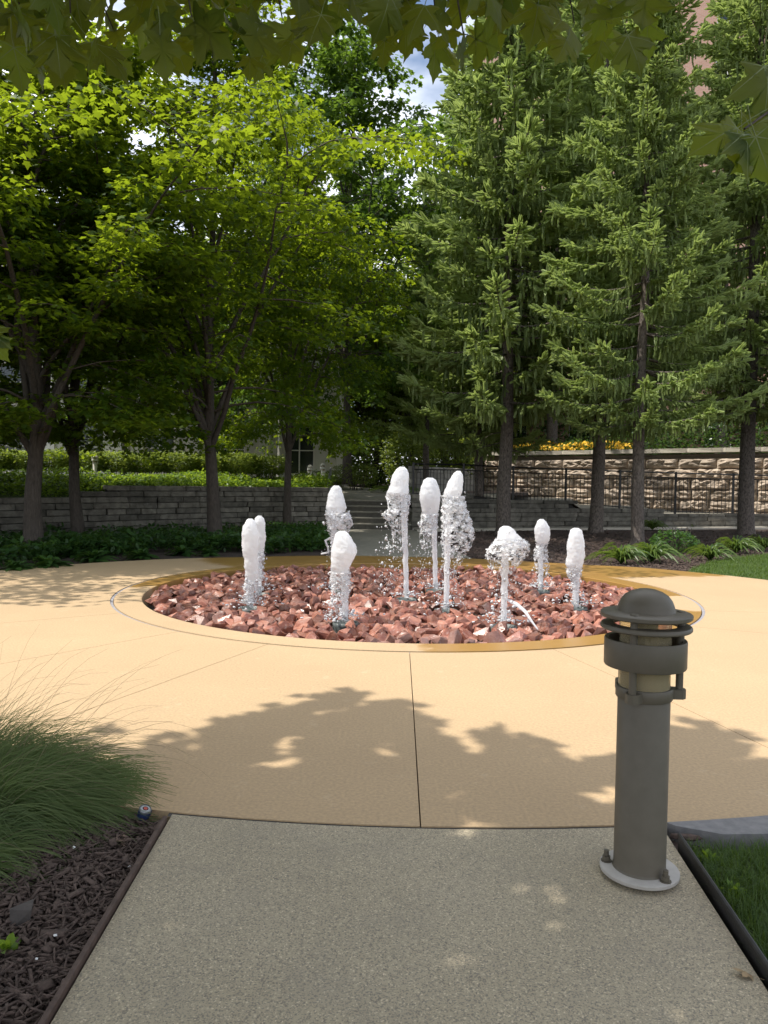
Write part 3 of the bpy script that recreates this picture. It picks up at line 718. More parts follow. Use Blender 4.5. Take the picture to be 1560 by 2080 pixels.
def maple_meshes(seed, H=11.0, RC=3.6, first=2.0, nlimb=15, leaves=26, trunk_r=.19, zlow=2.4, sub=5, lsz=(.11, .17)):
    r = random.Random(seed); rg = np.random.default_rng(seed); wood = []; thin = []; sprays = []
    # trunk: straight to the fork, then a wandering leader
    tp = []; x = y = 0
    nseg = 9
    for i in range(nseg+1):
        f = i/nseg; tp.append(Vector((x, y, f*H*.86))); x += r.uniform(-.10, .10); y += r.uniform(-.10, .10)
    tr = [trunk_r*(1-.90*(i/nseg)**.8)*(1.25 if i == 0 else 1) for i in range(nseg+1)]
    fine = [Vector((0, 0, -.1)), Vector((0, 0, .12))]+tp[1:]
    wood.append((fine, [trunk_r*1.55, trunk_r*1.12]+tr[1:], 10))
    def tpos(z):
        return Vector((np.interp(z, [p.z for p in tp], [p.x for p in tp]), np.interp(z, [p.z for p in tp], [p.y for p in tp]), z))
    for li in range(nlimb):
        f = li/(nlimb-1); az = li*2.4+r.uniform(-.4, .4); low = li < 10
        if low: z0 = first+1.5*(li/9)**1.5; L = H*.50*r.uniform(.8, 1.1); up = r.uniform(1.0, 1.3)      # ascending limbs from the low fork
        else: z0 = first+1.6+(H*.74-first-1.6)*((li-10)/(nlimb-11)); L = (RC*1.25*(1-.5*f)+.3)*r.uniform(.85, 1.15); up = .95+.3*f+r.uniform(-.15, .15)
        p = tpos(z0); d = Vector((math.cos(az)*math.cos(up), math.sin(az)*math.cos(up), math.sin(up))); pts = [p.copy()]; n = 7
        for k in range(n):
            d = (d+Vector((r.uniform(-.12, .12), r.uniform(-.12, .12), (-.06 if low else -.085)+r.uniform(-.05, .05)))).normalized(); p = p+d*(L/n); pts.append(p.copy())
        r0 = trunk_r*(.40 if low else .26); wood.append((pts, [r0*(1-.85*k/n) for k in range(n+1)], 6))
        for si in range(sub+2):
            k = min(n, 2+int((n-1)*si/(sub+1))); b0 = pts[k]; a2 = az+r.choice((-1, 1))*r.uniform(.35, 1.25); l2 = L*r.uniform(.28, .48)
            d2 = Vector((math.cos(a2), math.sin(a2), r.uniform(.05, .55))).normalized(); q = b0.copy(); ps = [q.copy()]
            for m in range(4):
                d2 = (d2+Vector((r.uniform(-.15, .15), r.uniform(-.15, .15), -.14))).normalized(); q = q+d2*(l2/4); ps.append(q.copy())
                if m >= 1: sprays.append((q.copy(), d2.copy()))
                if m >= 1 and r.random() < .6:
                    s3 = Vector((r.uniform(-1, 1), r.uniform(-1, 1), r.uniform(-.25, .15))).normalized(); e3 = q+s3*r.uniform(.3, .6); thin.append(([q.copy(), e3], [.008, .003], 3)); sprays.append((e3, s3))
            thin.append((ps, [.022, .016, .012, .008, .004], 4))
        for k in range(2, n+1):
            for w in range(1 if k < 4 else 3): sprays.append((pts[k]+(Vector((0, 0, 0)) if w == 0 else Vector((r.uniform(-.6, .6), r.uniform(-.6, .6), r.uniform(-.3, .3)))), (pts[k]-pts[k-1]).normalized()))
        if li < 7:                                   # low boughs that droop under the limb
            a2 = az+r.uniform(-.8, .8); q = tpos(z0+r.uniform(.3, 1.0)); d2 = Vector((math.cos(a2), math.sin(a2), .45)).normalized(); ps = [q.copy()]; l2 = RC*r.uniform(.7, 1.05)
            for m in range(6):
                d2 = (d2+Vector((r.uniform(-.15, .15), r.uniform(-.15, .15), -.17))).normalized(); q = q+d2*(l2/6); ps.append(q.copy())
                if m >= 2:
                    for w in range(3): sprays.append((q+Vector((r.uniform(-.5, .5), r.uniform(-.5, .5), r.uniform(-.25, .15))), d2.copy()))
            thin.append((ps, [.035, .03, .024, .018, .012, .008, .004], 5))
    zt = tp[-1]
    for k in range(10): a = k*2.4; sprays.append((zt+Vector((math.cos(a)*.5, math.sin(a)*.5, r.uniform(-.6, .9))), Vector((math.cos(a), math.sin(a), .3))))
    sprays = [s for s in sprays if s[0].z > zlow]
    C = np.array([s[0] for s in sprays]); D = np.array([s[1] for s in sprays]); n = len(C)
    idx = np.repeat(np.arange(n), leaves); N = len(idx)
    rad = np.sqrt(rg.random(N))*rg.uniform(.30, .62, n)[idx]; th = rg.random(N)*2*np.pi
    off = np.stack([rad*np.cos(th), rad*np.sin(th), rg.normal(0, .075, N)-.30*rad**1.5], 1)
    pos = C[idx]+off
    tip = np.stack([np.cos(th)+D[idx, 0]*.8, np.sin(th)+D[idx, 1]*.8, rg.uniform(-.75, .05, N)], 1)+rg.normal(0, .35, (N, 3))
    nrm = np.stack([rg.normal(0, .42, N), rg.normal(0, .42, N), np.ones(N)], 1)
    sv = (rg.uniform(.0, 1, n)**1.6*.6)[idx]
    V, F, T = scatter(*LEAF_MID, pos, frames(nrm, tip), rg.uniform(*lsz, N), np.clip(sv+rg.uniform(0, .4, N), 0, 1))
    crown = npmesh('crown', V, F, T)
    return tubes_mesh('trunk', wood), tubes_mesh('branches', thin), crown
def tree_obj(name, meshes, mats, loc, rz, sc, label, cat='tree', group=None):
    o = empty(name, loc, rz, label, cat, group); o.scale = (sc, sc, sc) if not hasattr(sc, '__len__') else sc
    for nm, me, mt in zip(('trunk', 'branches', 'crown'), meshes, mats):
        p = link(nm, me, mt, o)
        if nm != 'trunk': tag(p, kind='stuff')
    return o
mapA = maple_meshes(11, H=12.5, RC=4.2, first=1.9, nlimb=19, leaves=38, zlow=2.3, lsz=(.10, .15)); mapB = maple_meshes(23, H=13.5, RC=4.3, first=2.1, nlimb=20, leaves=38, zlow=2.3, lsz=(.10, .15)); mapC = maple_meshes(37, H=17, RC=4.6, first=2.8, nlimb=21, leaves=26, zlow=2.2, lsz=(.15, .22))
MM = (MT['bark'], MT['twig'], MT['maple']); MM2 = (MT['bark'], MT['twig'], MT['maple2'])
def gp(px, py): p = g(px, py); return (p.x, p.y, -.03)
GM = 'maples in front of the retaining wall'
tree_obj('maple_tree', mapA, MM, gp(68, 1122), .6, .98, 'maple beside the low end of the stone wall, branching from a low fork', group=GM)
tree_obj('maple_tree', mapB, MM, gp(160, 1099), 2.9, (.78, .78, .92), 'slim maple standing just where the stone wall top steps up', group=GM)
tree_obj('maple_tree', mapB, MM, gp(437, 1101), 3.5, (.92, .92, 1.05), 'stout maple with many limbs forking low before the middle of the stone wall', group=GM)
tree_obj('maple_tree', mapA, MM, gp(583, 1079), 5.3, (.68, .68, 1.10), 'maple nearest the steps, with a dark straight trunk against the stone wall', group=GM)
p = at(-190, 1100, 15.5); tree_obj('maple_tree', mapA, MM, (p.x, p.y, -.03), 1.9, 1.0, 'maple reaching in past the end of the stone wall, trunk hidden', group=GM)
p = at(-560, 1100, 14.2); tree_obj('maple_tree', mapB, MM, (p.x, p.y, -.03), .9, 1.1, 'unseen maple added past the low end of the stone wall for its shade', group=GM)  # out of view, added to shade the lower parts of the maple row

GB = 'trees on the terrace in front of the apartment building'
for px, dep, rz, sc, lab in ((250, 31.5, 1.0, (.7, .7, .75), 'leafy tree on the terrace behind the hedge between two front maples'), (705, 31.0, 3.2, (.98, .98, 1.22), 'tall full-crowned tree rising above the steps, its top against the sky'), (430, 32.0, 2.1, (.65, .65, .7), 'leafy tree close to the apartment wall behind the stout maple')):
    p = at(px, 990, dep); tree_obj('terrace_tree', mapC, MM2, (p.x, p.y, 1.58), rz, sc, lab, group=GB)
p = at(567, 990, 26.5); pt = tree_obj('pale_barked_tree', (mapC[0], mapC[1], mapC[2]), (None, None, None), (p.x, p.y, 1.58), .4, (.55, .55, .8), 'pale grey trunked tree on the lawn behind the maple nearest the steps')
for ch in pt.children:
    if ch.name.startswith('trunk'): ch.data = ch.data.copy(); ch.data.materials.clear(); ch.data.materials.append(MT['palebark'])
GF = 'distant trees beyond the upper path'
for px, dep, rz, sc, lab in ((760, 42, 0, .9, 'low leafy tree closing the view at the end of the upper path'), (905, 46, 2, .95, 'low leafy tree behind the pale block wall'), (690, 47, 4, 1.35, 'far leafy tree between the cream building and the spruces'), (830, 50, 5, 1.5, 'far leafy tree rising behind the dark spruce')):
    p = at(px, 985, dep); tree_obj('distant_tree', mapB, MM2, (p.x, p.y, 1.35), rz, sc, lab, group=GF)

def spruce_meshes(seed, H=17.0, RC=2.7, z0=2.6, tr=.20, step=.26, dens=1.0):
    r = random.Random(seed); rg = np.random.default_rng(seed); wood = []; thin = []; P = []; Dn = []; S = []; T = []
    tp = [Vector((0, 0, -.1)), Vector((0, 0, .15))]+[Vector((r.uniform(-.05, .05), r.uniform(-.05, .05), z)) for z in np.linspace(1, H, 9)]
    wood.append((tp, [tr*1.45, tr*1.08]+[tr*(1-.94*i/8) for i in range(9)], 10))
    z = z0; k = 0
    while z < H-.25:
        f = (z-z0)/(H-z0); prof = (1-f)**.75*(.72+.28*min(1, f/.08))
        for b_ in range(r.choice((4, 5, 5))):
            az = k*2.4+r.uniform(-.5, .5); k += 1; L = RC*prof*r.choice((r.uniform(.5, .85), r.uniform(.85, 1.22)))+.15
            drop = (.55 if f < .5 else .55-(f-.5)*1.7)*r.uniform(.6, 1.2); n = 7; pts = []
            dx, dy = math.cos(az), math.sin(az)
            for i in range(n+1):
                s = i/n; hh = -drop*L*(s-.78*s**2.2)*.9+(.10*L*s)
                pts.append(Vector((dx*L*s, dy*L*s, z+hh)))
            wood.append((pts, [.03*(1-.8*i/n)*(1-.5*f)+.004 for i in range(n+1)], 4))
            # side shoots
            s = .18 if f < .35 else .08
            bright = r.uniform(.05, .65)
            while s <= 1.0:
                i = min(n-1, int(s*n)); q = pts[i].lerp(pts[i+1], s*n-i); t = (pts[i+1]-pts[i]).normalized()
                for side in (-1, 1):
                    if r.random() > dens: continue
                    ls = (.16+.46*(1-s)*min(1, L/2.0))*r.uniform(.5, 1.2)
                    dv = (t*.55+Vector((-dy, dx, 0))*side*r.uniform(.35, .9)+Vector((0, 0, -.22))).normalized()
                    m = max(1, int(ls/.13)); qq = q.copy()
                    for j in range(m):
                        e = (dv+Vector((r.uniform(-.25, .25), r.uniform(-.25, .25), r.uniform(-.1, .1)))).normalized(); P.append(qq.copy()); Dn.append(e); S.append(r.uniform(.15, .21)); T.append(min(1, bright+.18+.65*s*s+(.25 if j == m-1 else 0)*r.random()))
                        qq = qq+e*.125; dv = (dv+Vector((0, 0, -.26))).normalized()
                        if j == m-1 and s > .35:          # bright fan at the shoot's end
                            for w in range(3):
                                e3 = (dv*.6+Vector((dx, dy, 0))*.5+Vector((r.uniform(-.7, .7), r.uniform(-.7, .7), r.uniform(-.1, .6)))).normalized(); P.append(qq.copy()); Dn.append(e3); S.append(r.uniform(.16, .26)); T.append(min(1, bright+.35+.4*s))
                        # hanging tassels
                        if r.random() < .42*min(1, L):
                            nn = r.choice((1, 2, 3)); h0 = qq.copy()
                            for w in range(nn):
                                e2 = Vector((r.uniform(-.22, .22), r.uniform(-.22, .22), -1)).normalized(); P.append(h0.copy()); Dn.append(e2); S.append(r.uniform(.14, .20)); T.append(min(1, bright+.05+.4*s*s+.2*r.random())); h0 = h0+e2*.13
                s += .135/max(L, .35)
            e = (pts[-1]-pts[-2]).normalized()+Vector((0, 0, .4))
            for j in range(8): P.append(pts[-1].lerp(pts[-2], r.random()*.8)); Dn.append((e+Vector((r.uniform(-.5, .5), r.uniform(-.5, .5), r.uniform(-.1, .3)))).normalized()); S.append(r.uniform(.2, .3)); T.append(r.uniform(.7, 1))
        # bare dead twigs low in the crown
        z += step*r.uniform(.8, 1.2)*(1.15-.35*f)
    for j in range(26):
        a = r.uniform(0, 6.28); zz = r.uniform(1.9, z0+3.5); l = r.uniform(.5, 1.5)
        p0 = Vector((math.cos(a)*tr*.6, math.sin(a)*tr*.6, zz)); e = Vector((math.cos(a)*l, math.sin(a)*l, zz-l*r.uniform(.1, .35))); md = p0.lerp(e, .5)+Vector((0, 0, .06))
        thin.append(([p0, md, e], [.016, .010, .003], 3))
        for w in range(3):
            s3 = p0.lerp(e, r.uniform(.4, .95)); thin.append(([s3, s3+Vector((r.uniform(-.3, .3), r.uniform(-.3, .3), -r.uniform(.05, .3)))], [.006, .002], 3))
    for j in range(8): P.append(Vector((0, 0, H-.1+j*.0))); a = j*.8; Dn.append(Vector((math.cos(a)*.6, math.sin(a)*.6, 1)).normalized()); S.append(.25); T.append(.9)
    P = np.array(P); Dn = np.array(Dn); S = np.array(S)[:, None]*np.array([[1.0, 1.2, 1.0]]); T = np.array(T)
    nrm = rg.normal(0, 1, (len(P), 3))
    V, F, TT = scatter(*BRUSH, P, frames(nrm, Dn), S, np.clip(T+rg.normal(0, .08, len(T)), 0, 1))
    return tubes_mesh('trunk', wood), tubes_mesh('branches', thin), npmesh('crown', V, F, TT)
spA = spruce_meshes(5, H=20, RC=3.5, z0=4.0, step=.34); spB = spruce_meshes(9, H=15, RC=3.0, z0=3.3, tr=.18, step=.31); spC = spruce_meshes(14, H=23, RC=3.7, z0=4.4, tr=.26, step=.36)
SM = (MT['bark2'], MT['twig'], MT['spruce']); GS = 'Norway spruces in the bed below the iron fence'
GS = 'spruces in the mulched bed below the iron fence'
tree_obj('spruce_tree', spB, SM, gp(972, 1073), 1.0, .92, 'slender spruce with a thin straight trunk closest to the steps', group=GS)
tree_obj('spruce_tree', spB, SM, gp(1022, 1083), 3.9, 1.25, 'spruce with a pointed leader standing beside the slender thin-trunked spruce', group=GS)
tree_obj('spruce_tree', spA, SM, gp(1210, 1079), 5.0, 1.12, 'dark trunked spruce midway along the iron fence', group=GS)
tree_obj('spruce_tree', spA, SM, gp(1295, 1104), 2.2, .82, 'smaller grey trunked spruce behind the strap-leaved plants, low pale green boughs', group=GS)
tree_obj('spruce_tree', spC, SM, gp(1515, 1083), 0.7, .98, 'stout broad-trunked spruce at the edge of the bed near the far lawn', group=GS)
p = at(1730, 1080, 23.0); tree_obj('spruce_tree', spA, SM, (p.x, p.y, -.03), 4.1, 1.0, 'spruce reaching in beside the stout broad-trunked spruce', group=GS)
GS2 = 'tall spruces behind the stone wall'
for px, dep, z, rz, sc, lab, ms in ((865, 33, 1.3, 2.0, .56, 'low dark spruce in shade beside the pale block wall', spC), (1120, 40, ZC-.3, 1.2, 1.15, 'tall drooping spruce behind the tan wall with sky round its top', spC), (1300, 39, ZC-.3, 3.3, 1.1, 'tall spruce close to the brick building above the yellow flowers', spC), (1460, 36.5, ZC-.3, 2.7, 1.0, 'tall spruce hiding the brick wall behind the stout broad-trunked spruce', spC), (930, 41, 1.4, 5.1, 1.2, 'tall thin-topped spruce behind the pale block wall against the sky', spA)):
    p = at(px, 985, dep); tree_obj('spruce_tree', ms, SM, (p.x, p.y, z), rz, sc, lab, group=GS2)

# ---------------------------------------------------------------- hedge, ground cover, ivy, flowers
def leaf_cloud(name, n, fn, size, tmpl=LEAF_OVAL, seed=1, up=.6, tint=(0, 1)):
    rg = np.random.default_rng(seed); pos = np.array([fn(rg) for _ in range(n)]); nrm = rg.normal(0, 1, (n, 3)); nrm[:, 2] = np.abs(nrm[:, 2])+up
    tip = rg.normal(0, 1, (n, 3)); tip[:, 2] *= .5
    V, F, T = scatter(*tmpl, pos, frames(nrm, tip), rg.uniform(*size, n), rg.uniform(*tint, n)); return npmesh(name, V, F, T)
def hedge_pt(rg):
    while True:
        p = rg.uniform(-1, 1, 3); q = abs(p[0])**4+abs(p[1])**4+abs(p[2])**4
        if q < 1 and (q > .35 or rg.random() < .3): return np.array([p[0]*.78, p[1]*.48, .58+p[2]*.36])+rg.normal(0, .03, 3)
hedge_me = [leaf_cloud('foliage', 3600, hedge_pt, (.06, .11), seed=40+i) for i in range(3)]
def stems_mesh(seed):
    r = random.Random(seed); t = []
    for i in range(9):
        x, y = r.uniform(-.5, .5), r.uniform(-.25, .25); t.append(([(x*.6, y*.6, -.05), (x*.8, y*.8, .25), (x, y, .6)], [.016, .012, .006], 4))
    return tubes_mesh('stems', t)
stem_me = [stems_mesh(i) for i in range(2)]
for m_ in hedge_me: m_.materials.append(MT['hedge'])
for m_ in stem_me: m_.materials.append(MT['twig'])
GH = 'clipped hedge along the terrace'
hl = ['at the end of the hedge by the balconies', 'behind the maple at the low end of the wall', 'between the two maples at the low end of the wall', 'beside the pale lamp in the hedge', 'next past the pale lamp in the hedge', 'below the ground floor window sill', 'just before the stout maple', 'behind the stout maple', 'just past the stout maple', 'beside the pale trunked tree']
for i in range(10):
    px = -25+i*63; p = at(px, 960, 22.6+i*.30); o = empty('hedge_shrub', (p.x, p.y, 1.58), random.uniform(-.2, .2), 'clipped hedge shrub '+hl[i], 'shrub', GH); s_ = random.uniform(.95, 1.08); o.scale = (s_, s_, s_*.86)
    tag(link('foliage', hedge_me[i % 3], None, o), kind='stuff'); link('stems', stem_me[i % 2], None, o)
for i, (px, dep, sc, lab) in enumerate(((720, 31, (1.25, 1.3, 1.15), 'rounded dark shrub beside the path above the steps'), (650, 33, (1.5, 1, .9), 'dark clipped shrub behind the two pale path lamps'))):
    p = at(px, 990, dep); o = empty('dark_shrub', (p.x, p.y, 1.2), 0, lab, 'shrub'); o.scale = sc
    me = leaf_cloud('foliage', 1800, hedge_pt, (.05, .08), seed=60+i, tint=(0, .4)); tag(link('foliage', me, MT['hedge'], o), kind='stuff'); link('stems', stem_me[0], None, o)
def big_pt(rg):
    q = unit(rg.normal(0, 1, 3))*rg.uniform(.4, 1)**.45; return np.array([q[0], q[1], 1+q[2]])*np.array([1.6, 1.3, 1.5])+rg.normal(0, .12, 3)
big_me = [leaf_cloud('foliage', 3200, big_pt, (.10, .18), seed=70+i, tint=(0, .7)) for i in range(2)]
for m_ in big_me: m_.materials.append(MT['hedge'])
for i, (px, dep, sc, lab) in enumerate(((745, 38, 1.2, 'large loose shrub closing the upper path below the far trees'), (830, 36, 1.0, 'large loose shrub behind the grass tuft near the pale block wall'), (905, 38, 1.15, 'large loose shrub rising behind the pale block wall'), (670, 40, 1.1, 'large loose shrub beside the cream building corner'), (960, 42, 1.5, 'large loose shrub in the gap behind the slender spruce'))):
    p = at(px, 990, dep); o = empty('large_shrub', (p.x, p.y, 1.25), i*1.1, lab, 'shrub', 'large shrubs beyond the upper path'); o.scale = (sc, sc, sc)
    tag(link('foliage', big_me[i % 2], None, o), kind='stuff'); st_ = link('stems', stem_me[i % 2], None, o); st_.scale = (2, 2, 3)
def wood_pt(rg):
    x = rg.uniform(-9, 13); top = 9.5+3.5*noise.noise(Vector((x*.3, 2, 0)))+1.5*noise.noise(Vector((x*1.1, 7, 0))); return np.array([x, 57+rg.uniform(-1.6, 1.6), 1.3+top*rg.random()**1.15])
tag(link('far_wood', leaf_cloud('far_wood', 26000, wood_pt, (.26, .46), seed=90, up=.5, tint=(0, .6)), MT['maple2']), 'dark mass of far trees closing the view beyond the upper path', 'trees', kind='stuff')
# bright ground cover on the terrace edge
def terr_pt(rg):
    s = rg.uniform(0, lwL); p = lwf(s); o_ = .35+rg.random()*2.7; zt = lw_top(s)-.03
    z = zt+(1.62-zt)*min(1, o_/3.2); return np.array([p.x, p.y+o_, z+rg.random()**2*.20*(1+.5*math.sin(p.x*2))])
tag(link('ground_cover', leaf_cloud('ground_cover', 16000, terr_pt, (.07, .14), seed=3, up=1.2), MT['brightcover']), 'low bright green ground cover along the top of the retaining wall', 'ground cover', kind='stuff')
# shaded ground cover below the left wall
def lbed_pt(rg):
    while True:
        s = rg.uniform(0, lwL); p = lwf(s); t = rg.random()**.8
        a = math.degrees(math.atan2(p.y-CY, p.x-CX)) % 360; e = pol(a, r_out(a)+.75); q = Vector((p.x, p.y-.15, 0)).lerp(e, t)
        if noise.noise(q*.9) > -.22+.30*(t > .8): break
    h = .16+.22*(noise.noise(q*1.3)+.5)
    return np.array([q.x, q.y, rg.random()**.7*max(h, .08)])
tag(link('ground_cover', leaf_cloud('ground_cover', 16000, lbed_pt, (.08, .16), seed=4, up=1.0, tint=(0, .7)), MT['cover']), 'dark leafy ground cover in the shaded bed below the retaining wall', 'ground cover', kind='stuff')
# single leafy clumps at the front of that bed
def fern_mesh(seed, n=70, L=.34, w=.075, droop=1.0):
    rg = np.random.default_rng(seed); V = []; F = []; T = []; k = 0
    for i in range(n):
        a = rg.uniform(0, 2*np.pi); el = rg.uniform(.15 if droop < 1.1 else .75, 1.35); l = L*rg.uniform(.6, 1.15); tt = rg.random(); side = np.array([-np.sin(a), np.cos(a), 0]); prev = None
        for j in range(6):
            s = j/5; hor = l*np.cos(el)*s; up = l*(np.sin(el)*s-droop*.55*s*s); ww = w*np.sin(np.pi*min(1, s*.9+.06))*.5
            c = np.array([np.cos(a)*hor, np.sin(a)*hor, up]); V += [c-side*ww, c+side*ww+np.array([0, 0, .012])]; T += [tt]*2
            if j: F.append((k-2, k-1, k+1, k))
            k += 2
    return npmesh('leaves', np.array(V), np.array(F), np.array(T), True)
fern_me = fern_mesh(1); fern_me.materials.append(MT['cover'])
GC = 'leafy clumps at the front of the shaded bed'
for i, (px, py, sc) in enumerate(((95, 1150, 1.3), (30, 1156, 1.1), (190, 1137, 1.3), (285, 1131, 1.15), (370, 1123, 1.1), (150, 1128, 1.0), (420, 1125, .9))):
    p = g(px, py); o = link('leafy_plant', fern_me); o.location = (p.x, p.y, -.03); o.rotation_euler = (0, 0, i*1.3); o.scale = (sc*1.2, sc*1.2, sc); tag(o, 'low leafy perennial clump at the front edge of the shaded bed by the plaza', 'plant', GC)
# strap-leaved plants in the right bed
lily_me = fern_mesh(2, 130, .74, .026, 1.2); lily_me.materials.append(MT['lily'])
for px, py, sc, lab in ((1262, 1143, .95, 'arching strap-leaved clump at the plaza edge before the grey trunked spruce'), (1322, 1140, 1.0, 'loose strap-leaved clump between its twin and the round green shrub'), (1441, 1136, .85, 'thin strap-leaved clump at the corner of the far lawn'), (1495, 1122, .95, 'strap-leaved clump below the stout broad-trunked spruce'), (1548, 1117, .9, 'strap-leaved clump behind the far lawn beside another like it'), (1325, 1075, .9, 'pale strap-leaved plant at the foot of the low wall'), (1387, 1070, .9, 'small strap-leaved plant below a fence post')):
    p = g(px, py); o = link('strap_leaf_plant', lily_me); o.location = (p.x, p.y, -.03); o.rotation_euler = (0, 0, px*.37); o.scale = (sc*1.25, sc*1.25, sc*1.5); tag(o, lab, 'plant', 'strap-leaved plants in the spruce bed')
p = g(1368, 1121)
o = empty('round_shrub', (p.x, p.y, -.03), 0, 'small round bright green shrub among the strap-leaved plants', 'shrub')
def ball_pt(rg):
    q = unit(rg.normal(0, 1, 3))*rg.uniform(.55, 1)**.5; return np.array([q[0]*.55, q[1]*.5, .27+q[2]*.27])
tag(link('foliage', leaf_cloud('foliage', 1100, ball_pt, (.05, .09), seed=8, tint=(.3, 1)), MT['cover'], o), kind='stuff'); link('stems', stem_me[0], None, o)
p = at(800, 1000, 29.5); o = link('grass_clump', lily_me); o.location = (p.x, p.y, 1.12); o.scale = (2.6, 1.6, 1.2); tag(o, 'broad tuft of arching grass beside the upper path', 'plant')
# ivy on the brick building foot and behind the wall
bdm = Matrix.Translation(bd.location) @ Matrix.Rotation(R_(-20), 4, 'Z')
def ivy_pt(rg):
    while True:
        x, z = rg.uniform(1, 30), rg.uniform(-.3, 9.5)*rg.random()**.4
        if z < 5.5+3.2*noise.noise(Vector((x*.35, 0, 0))): break
    q = bdm @ Vector((x, -.05-.28*rg.random(), z)); return np.array(q)
tag(link('ivy', leaf_cloud('ivy', 15000, ivy_pt, (.16, .30), seed=12, up=0), MT['ivy']), 'dark glossy ivy covering the foot of the brick building', 'ivy', kind='stuff')
def bank_pt(rg):
    s = rg.uniform(0, twl); t = rg.random(); q = Vector((TA.x, TA.y, 0))+Vector((dirw.x, dirw.y, 0))*s+Vector((nrm.x, nrm.y, 0))*(.45+t*2.8)
    h = (.55+.5*t)*(1+.35*noise.noise(Vector((s*.8, 0, 0))))+(1.0*max(0, s-5.5)*.35 if s > 5.5 else 0); return np.array([q.x, q.y, ZC-.2+rg.random()*h])
tag(link('bank_foliage', leaf_cloud('bank_foliage', 9000, bank_pt, (.10, .18), seed=13, up=.4), MT['ivy']), 'leafy green planting along the top of the tan wall', 'ground cover', kind='stuff')
def flower_pt(rg):
    s = rg.uniform(.9, 7.2); t = rg.random(); q = Vector((TA.x, TA.y, 0))+Vector((dirw.x, dirw.y, 0))*s+Vector((nrm.x, nrm.y, 0))*(.42+t*1.3)
    return np.array([q.x, q.y, ZC+.10+.50*rg.random()*(.7+.5*noise.noise(Vector((s*1.5, 3, 0))))])
PETAL = ([(0, 0, .015)]+[(math.cos(a)*(1 if i % 2 else .45), math.sin(a)*(1 if i % 2 else .45), 0) for i, a in enumerate(np.linspace(0, 2*math.pi, 17)[:-1])], [(0, i+1, (i+1) % 16+1) for i in range(16)])
rg = np.random.default_rng(5); n = 700; pos = np.array([flower_pt(rg) for _ in range(n)]); nn_ = np.stack([rg.normal(-.3, .4, n), rg.normal(-.7, .4, n), np.full(n, .8)], 1)
V, F, T = scatter(*PETAL, pos, frames(nn_, rg.normal(0, 1, (n, 3))), rg.uniform(.06, .095, n), rg.random(n))
tag(link('yellow_flowers', npmesh('yellow_flowers', V, F, T), MT['flower']), 'bank of golden yellow flowers in bloom along the pale wall cap', 'flowers', kind='stuff')

# ---------------------------------------------------------------- grass and mulch close by
def blades(name, pos, h, w, lean, seed, mat, tint, bend=.5, seg=3):
    rg = np.random.default_rng(seed); n = len(pos); a = rg.uniform(0, 2*np.pi, n); H_ = h*rg.uniform(.5, 1.2, n); dx = np.cos(a); dy = np.sin(a); V = np.zeros((n, 2*seg+1, 3)); ll = lean*rg.uniform(.2, 1.3, n)
    sd = np.stack([-dy, dx, np.zeros(n)], 1)
    for j in range(seg+1):
        s = j/seg; c = pos+np.stack([dx*ll*s**2*H_, dy*ll*s**2*H_, H_*s*(1-.25*s*ll)], 1)
        if j == seg: V[:, -1] = c
        else:
            ww = (w*(1-.6*s))*.5; V[:, 2*j] = c-sd*ww; V[:, 2*j+1] = c+sd*ww
    tmpl = []
    for j in range(seg-1): tmpl += [(2*j, 2*j+1, 2*j+3), (2*j, 2*j+3, 2*j+2)]
    tmpl.append((2*seg-2, 2*seg-1, 2*seg)); TF = np.array(tmpl); m = 2*seg+1
    F = (TF[None]+(np.arange(n)*m)[:, None, None]).reshape(-1, 3)
    return npmesh(name, V.reshape(-1, 3), F, np.repeat(np.clip(tint+rg.normal(0, .25, n), 0, 1), m))
rg = np.random.default_rng(21)
def in_poly(x, y, P):
    c = False; j = len(P)-1
    for i in range(len(P)):
        if (P[i][1] > y) != (P[j][1] > y) and x < (P[j][0]-P[i][0])*(y-P[i][1])/(P[j][1]-P[i][1]+1e-12)+P[i][0]: c = not c
        j = i
    return c
pts = []
while len(pts) < 26000:
    y = rg.uniform(1.2, 3.25); x = wrx(y)+.03+1.5*rg.random()**1.3
    if in_poly(x, y, lawn_poly): pts.append((x, y, -.03))
tag(link('lawn_grass', blades('lawn_grass', np.array(pts), .065, .0035, .9, 1, None, .35), MT['grass']), 'short green lawn grass beside the black edging strip', 'grass', kind='stuff')
P2 = [(p.x, p.y) for p in far_lawn]; pts = []
while len(pts) < 30000:
    x, y = rg.uniform(4.5, 10.5), rg.uniform(8, 17)
    if in_poly(x, y, P2): pts.append((x, y, -.012))
tag(link('lawn_grass', blades('lawn_grass', np.array(pts), .075, .009, .8, 2, None, .6), MT['grass']), 'sunny lawn grass beyond the plaza beside the spruce bed', 'grass', kind='stuff')
# bark chips
def chips(name, P, L, seed):
    rg = np.random.default_rng(seed); n = len(P); TV = [(-.5, -.5, -.5), (.5, -.5, -.5), (.5, .5, -.5), (-.5, .5, -.5), (-.42, -.4, .5), (.45, -.35, .5), (.4, .45, .5), (-.46, .3, .5)]
    TF = [(0, 3, 2, 1), (4, 5, 6, 7), (0, 1, 5, 4), (1, 2, 6, 5), (2, 3, 7, 6), (3, 0, 4, 7)]
    tip = np.stack([rg.normal(0, 1, n), rg.normal(0, 1, n), rg.normal(0, .22, n)], 1); nrm = np.stack([rg.normal(0, .35, n), rg.normal(0, .35, n), np.ones(n)], 1)
    big_ = (rg.random(n) < .10)*1.0; sz = np.stack([L*rg.uniform(.05, .20, n)*(1+2.2*big_), L*rg.uniform(.25, 1.4, n)*(1+rg.random(n)**6), L*rg.uniform(.04, .12, n)], 1)
    V, F, T = scatter(TV, TF, P, frames(nrm, tip), sz, rg.random(n)); return npmesh(name, V, F, T)
pts = []
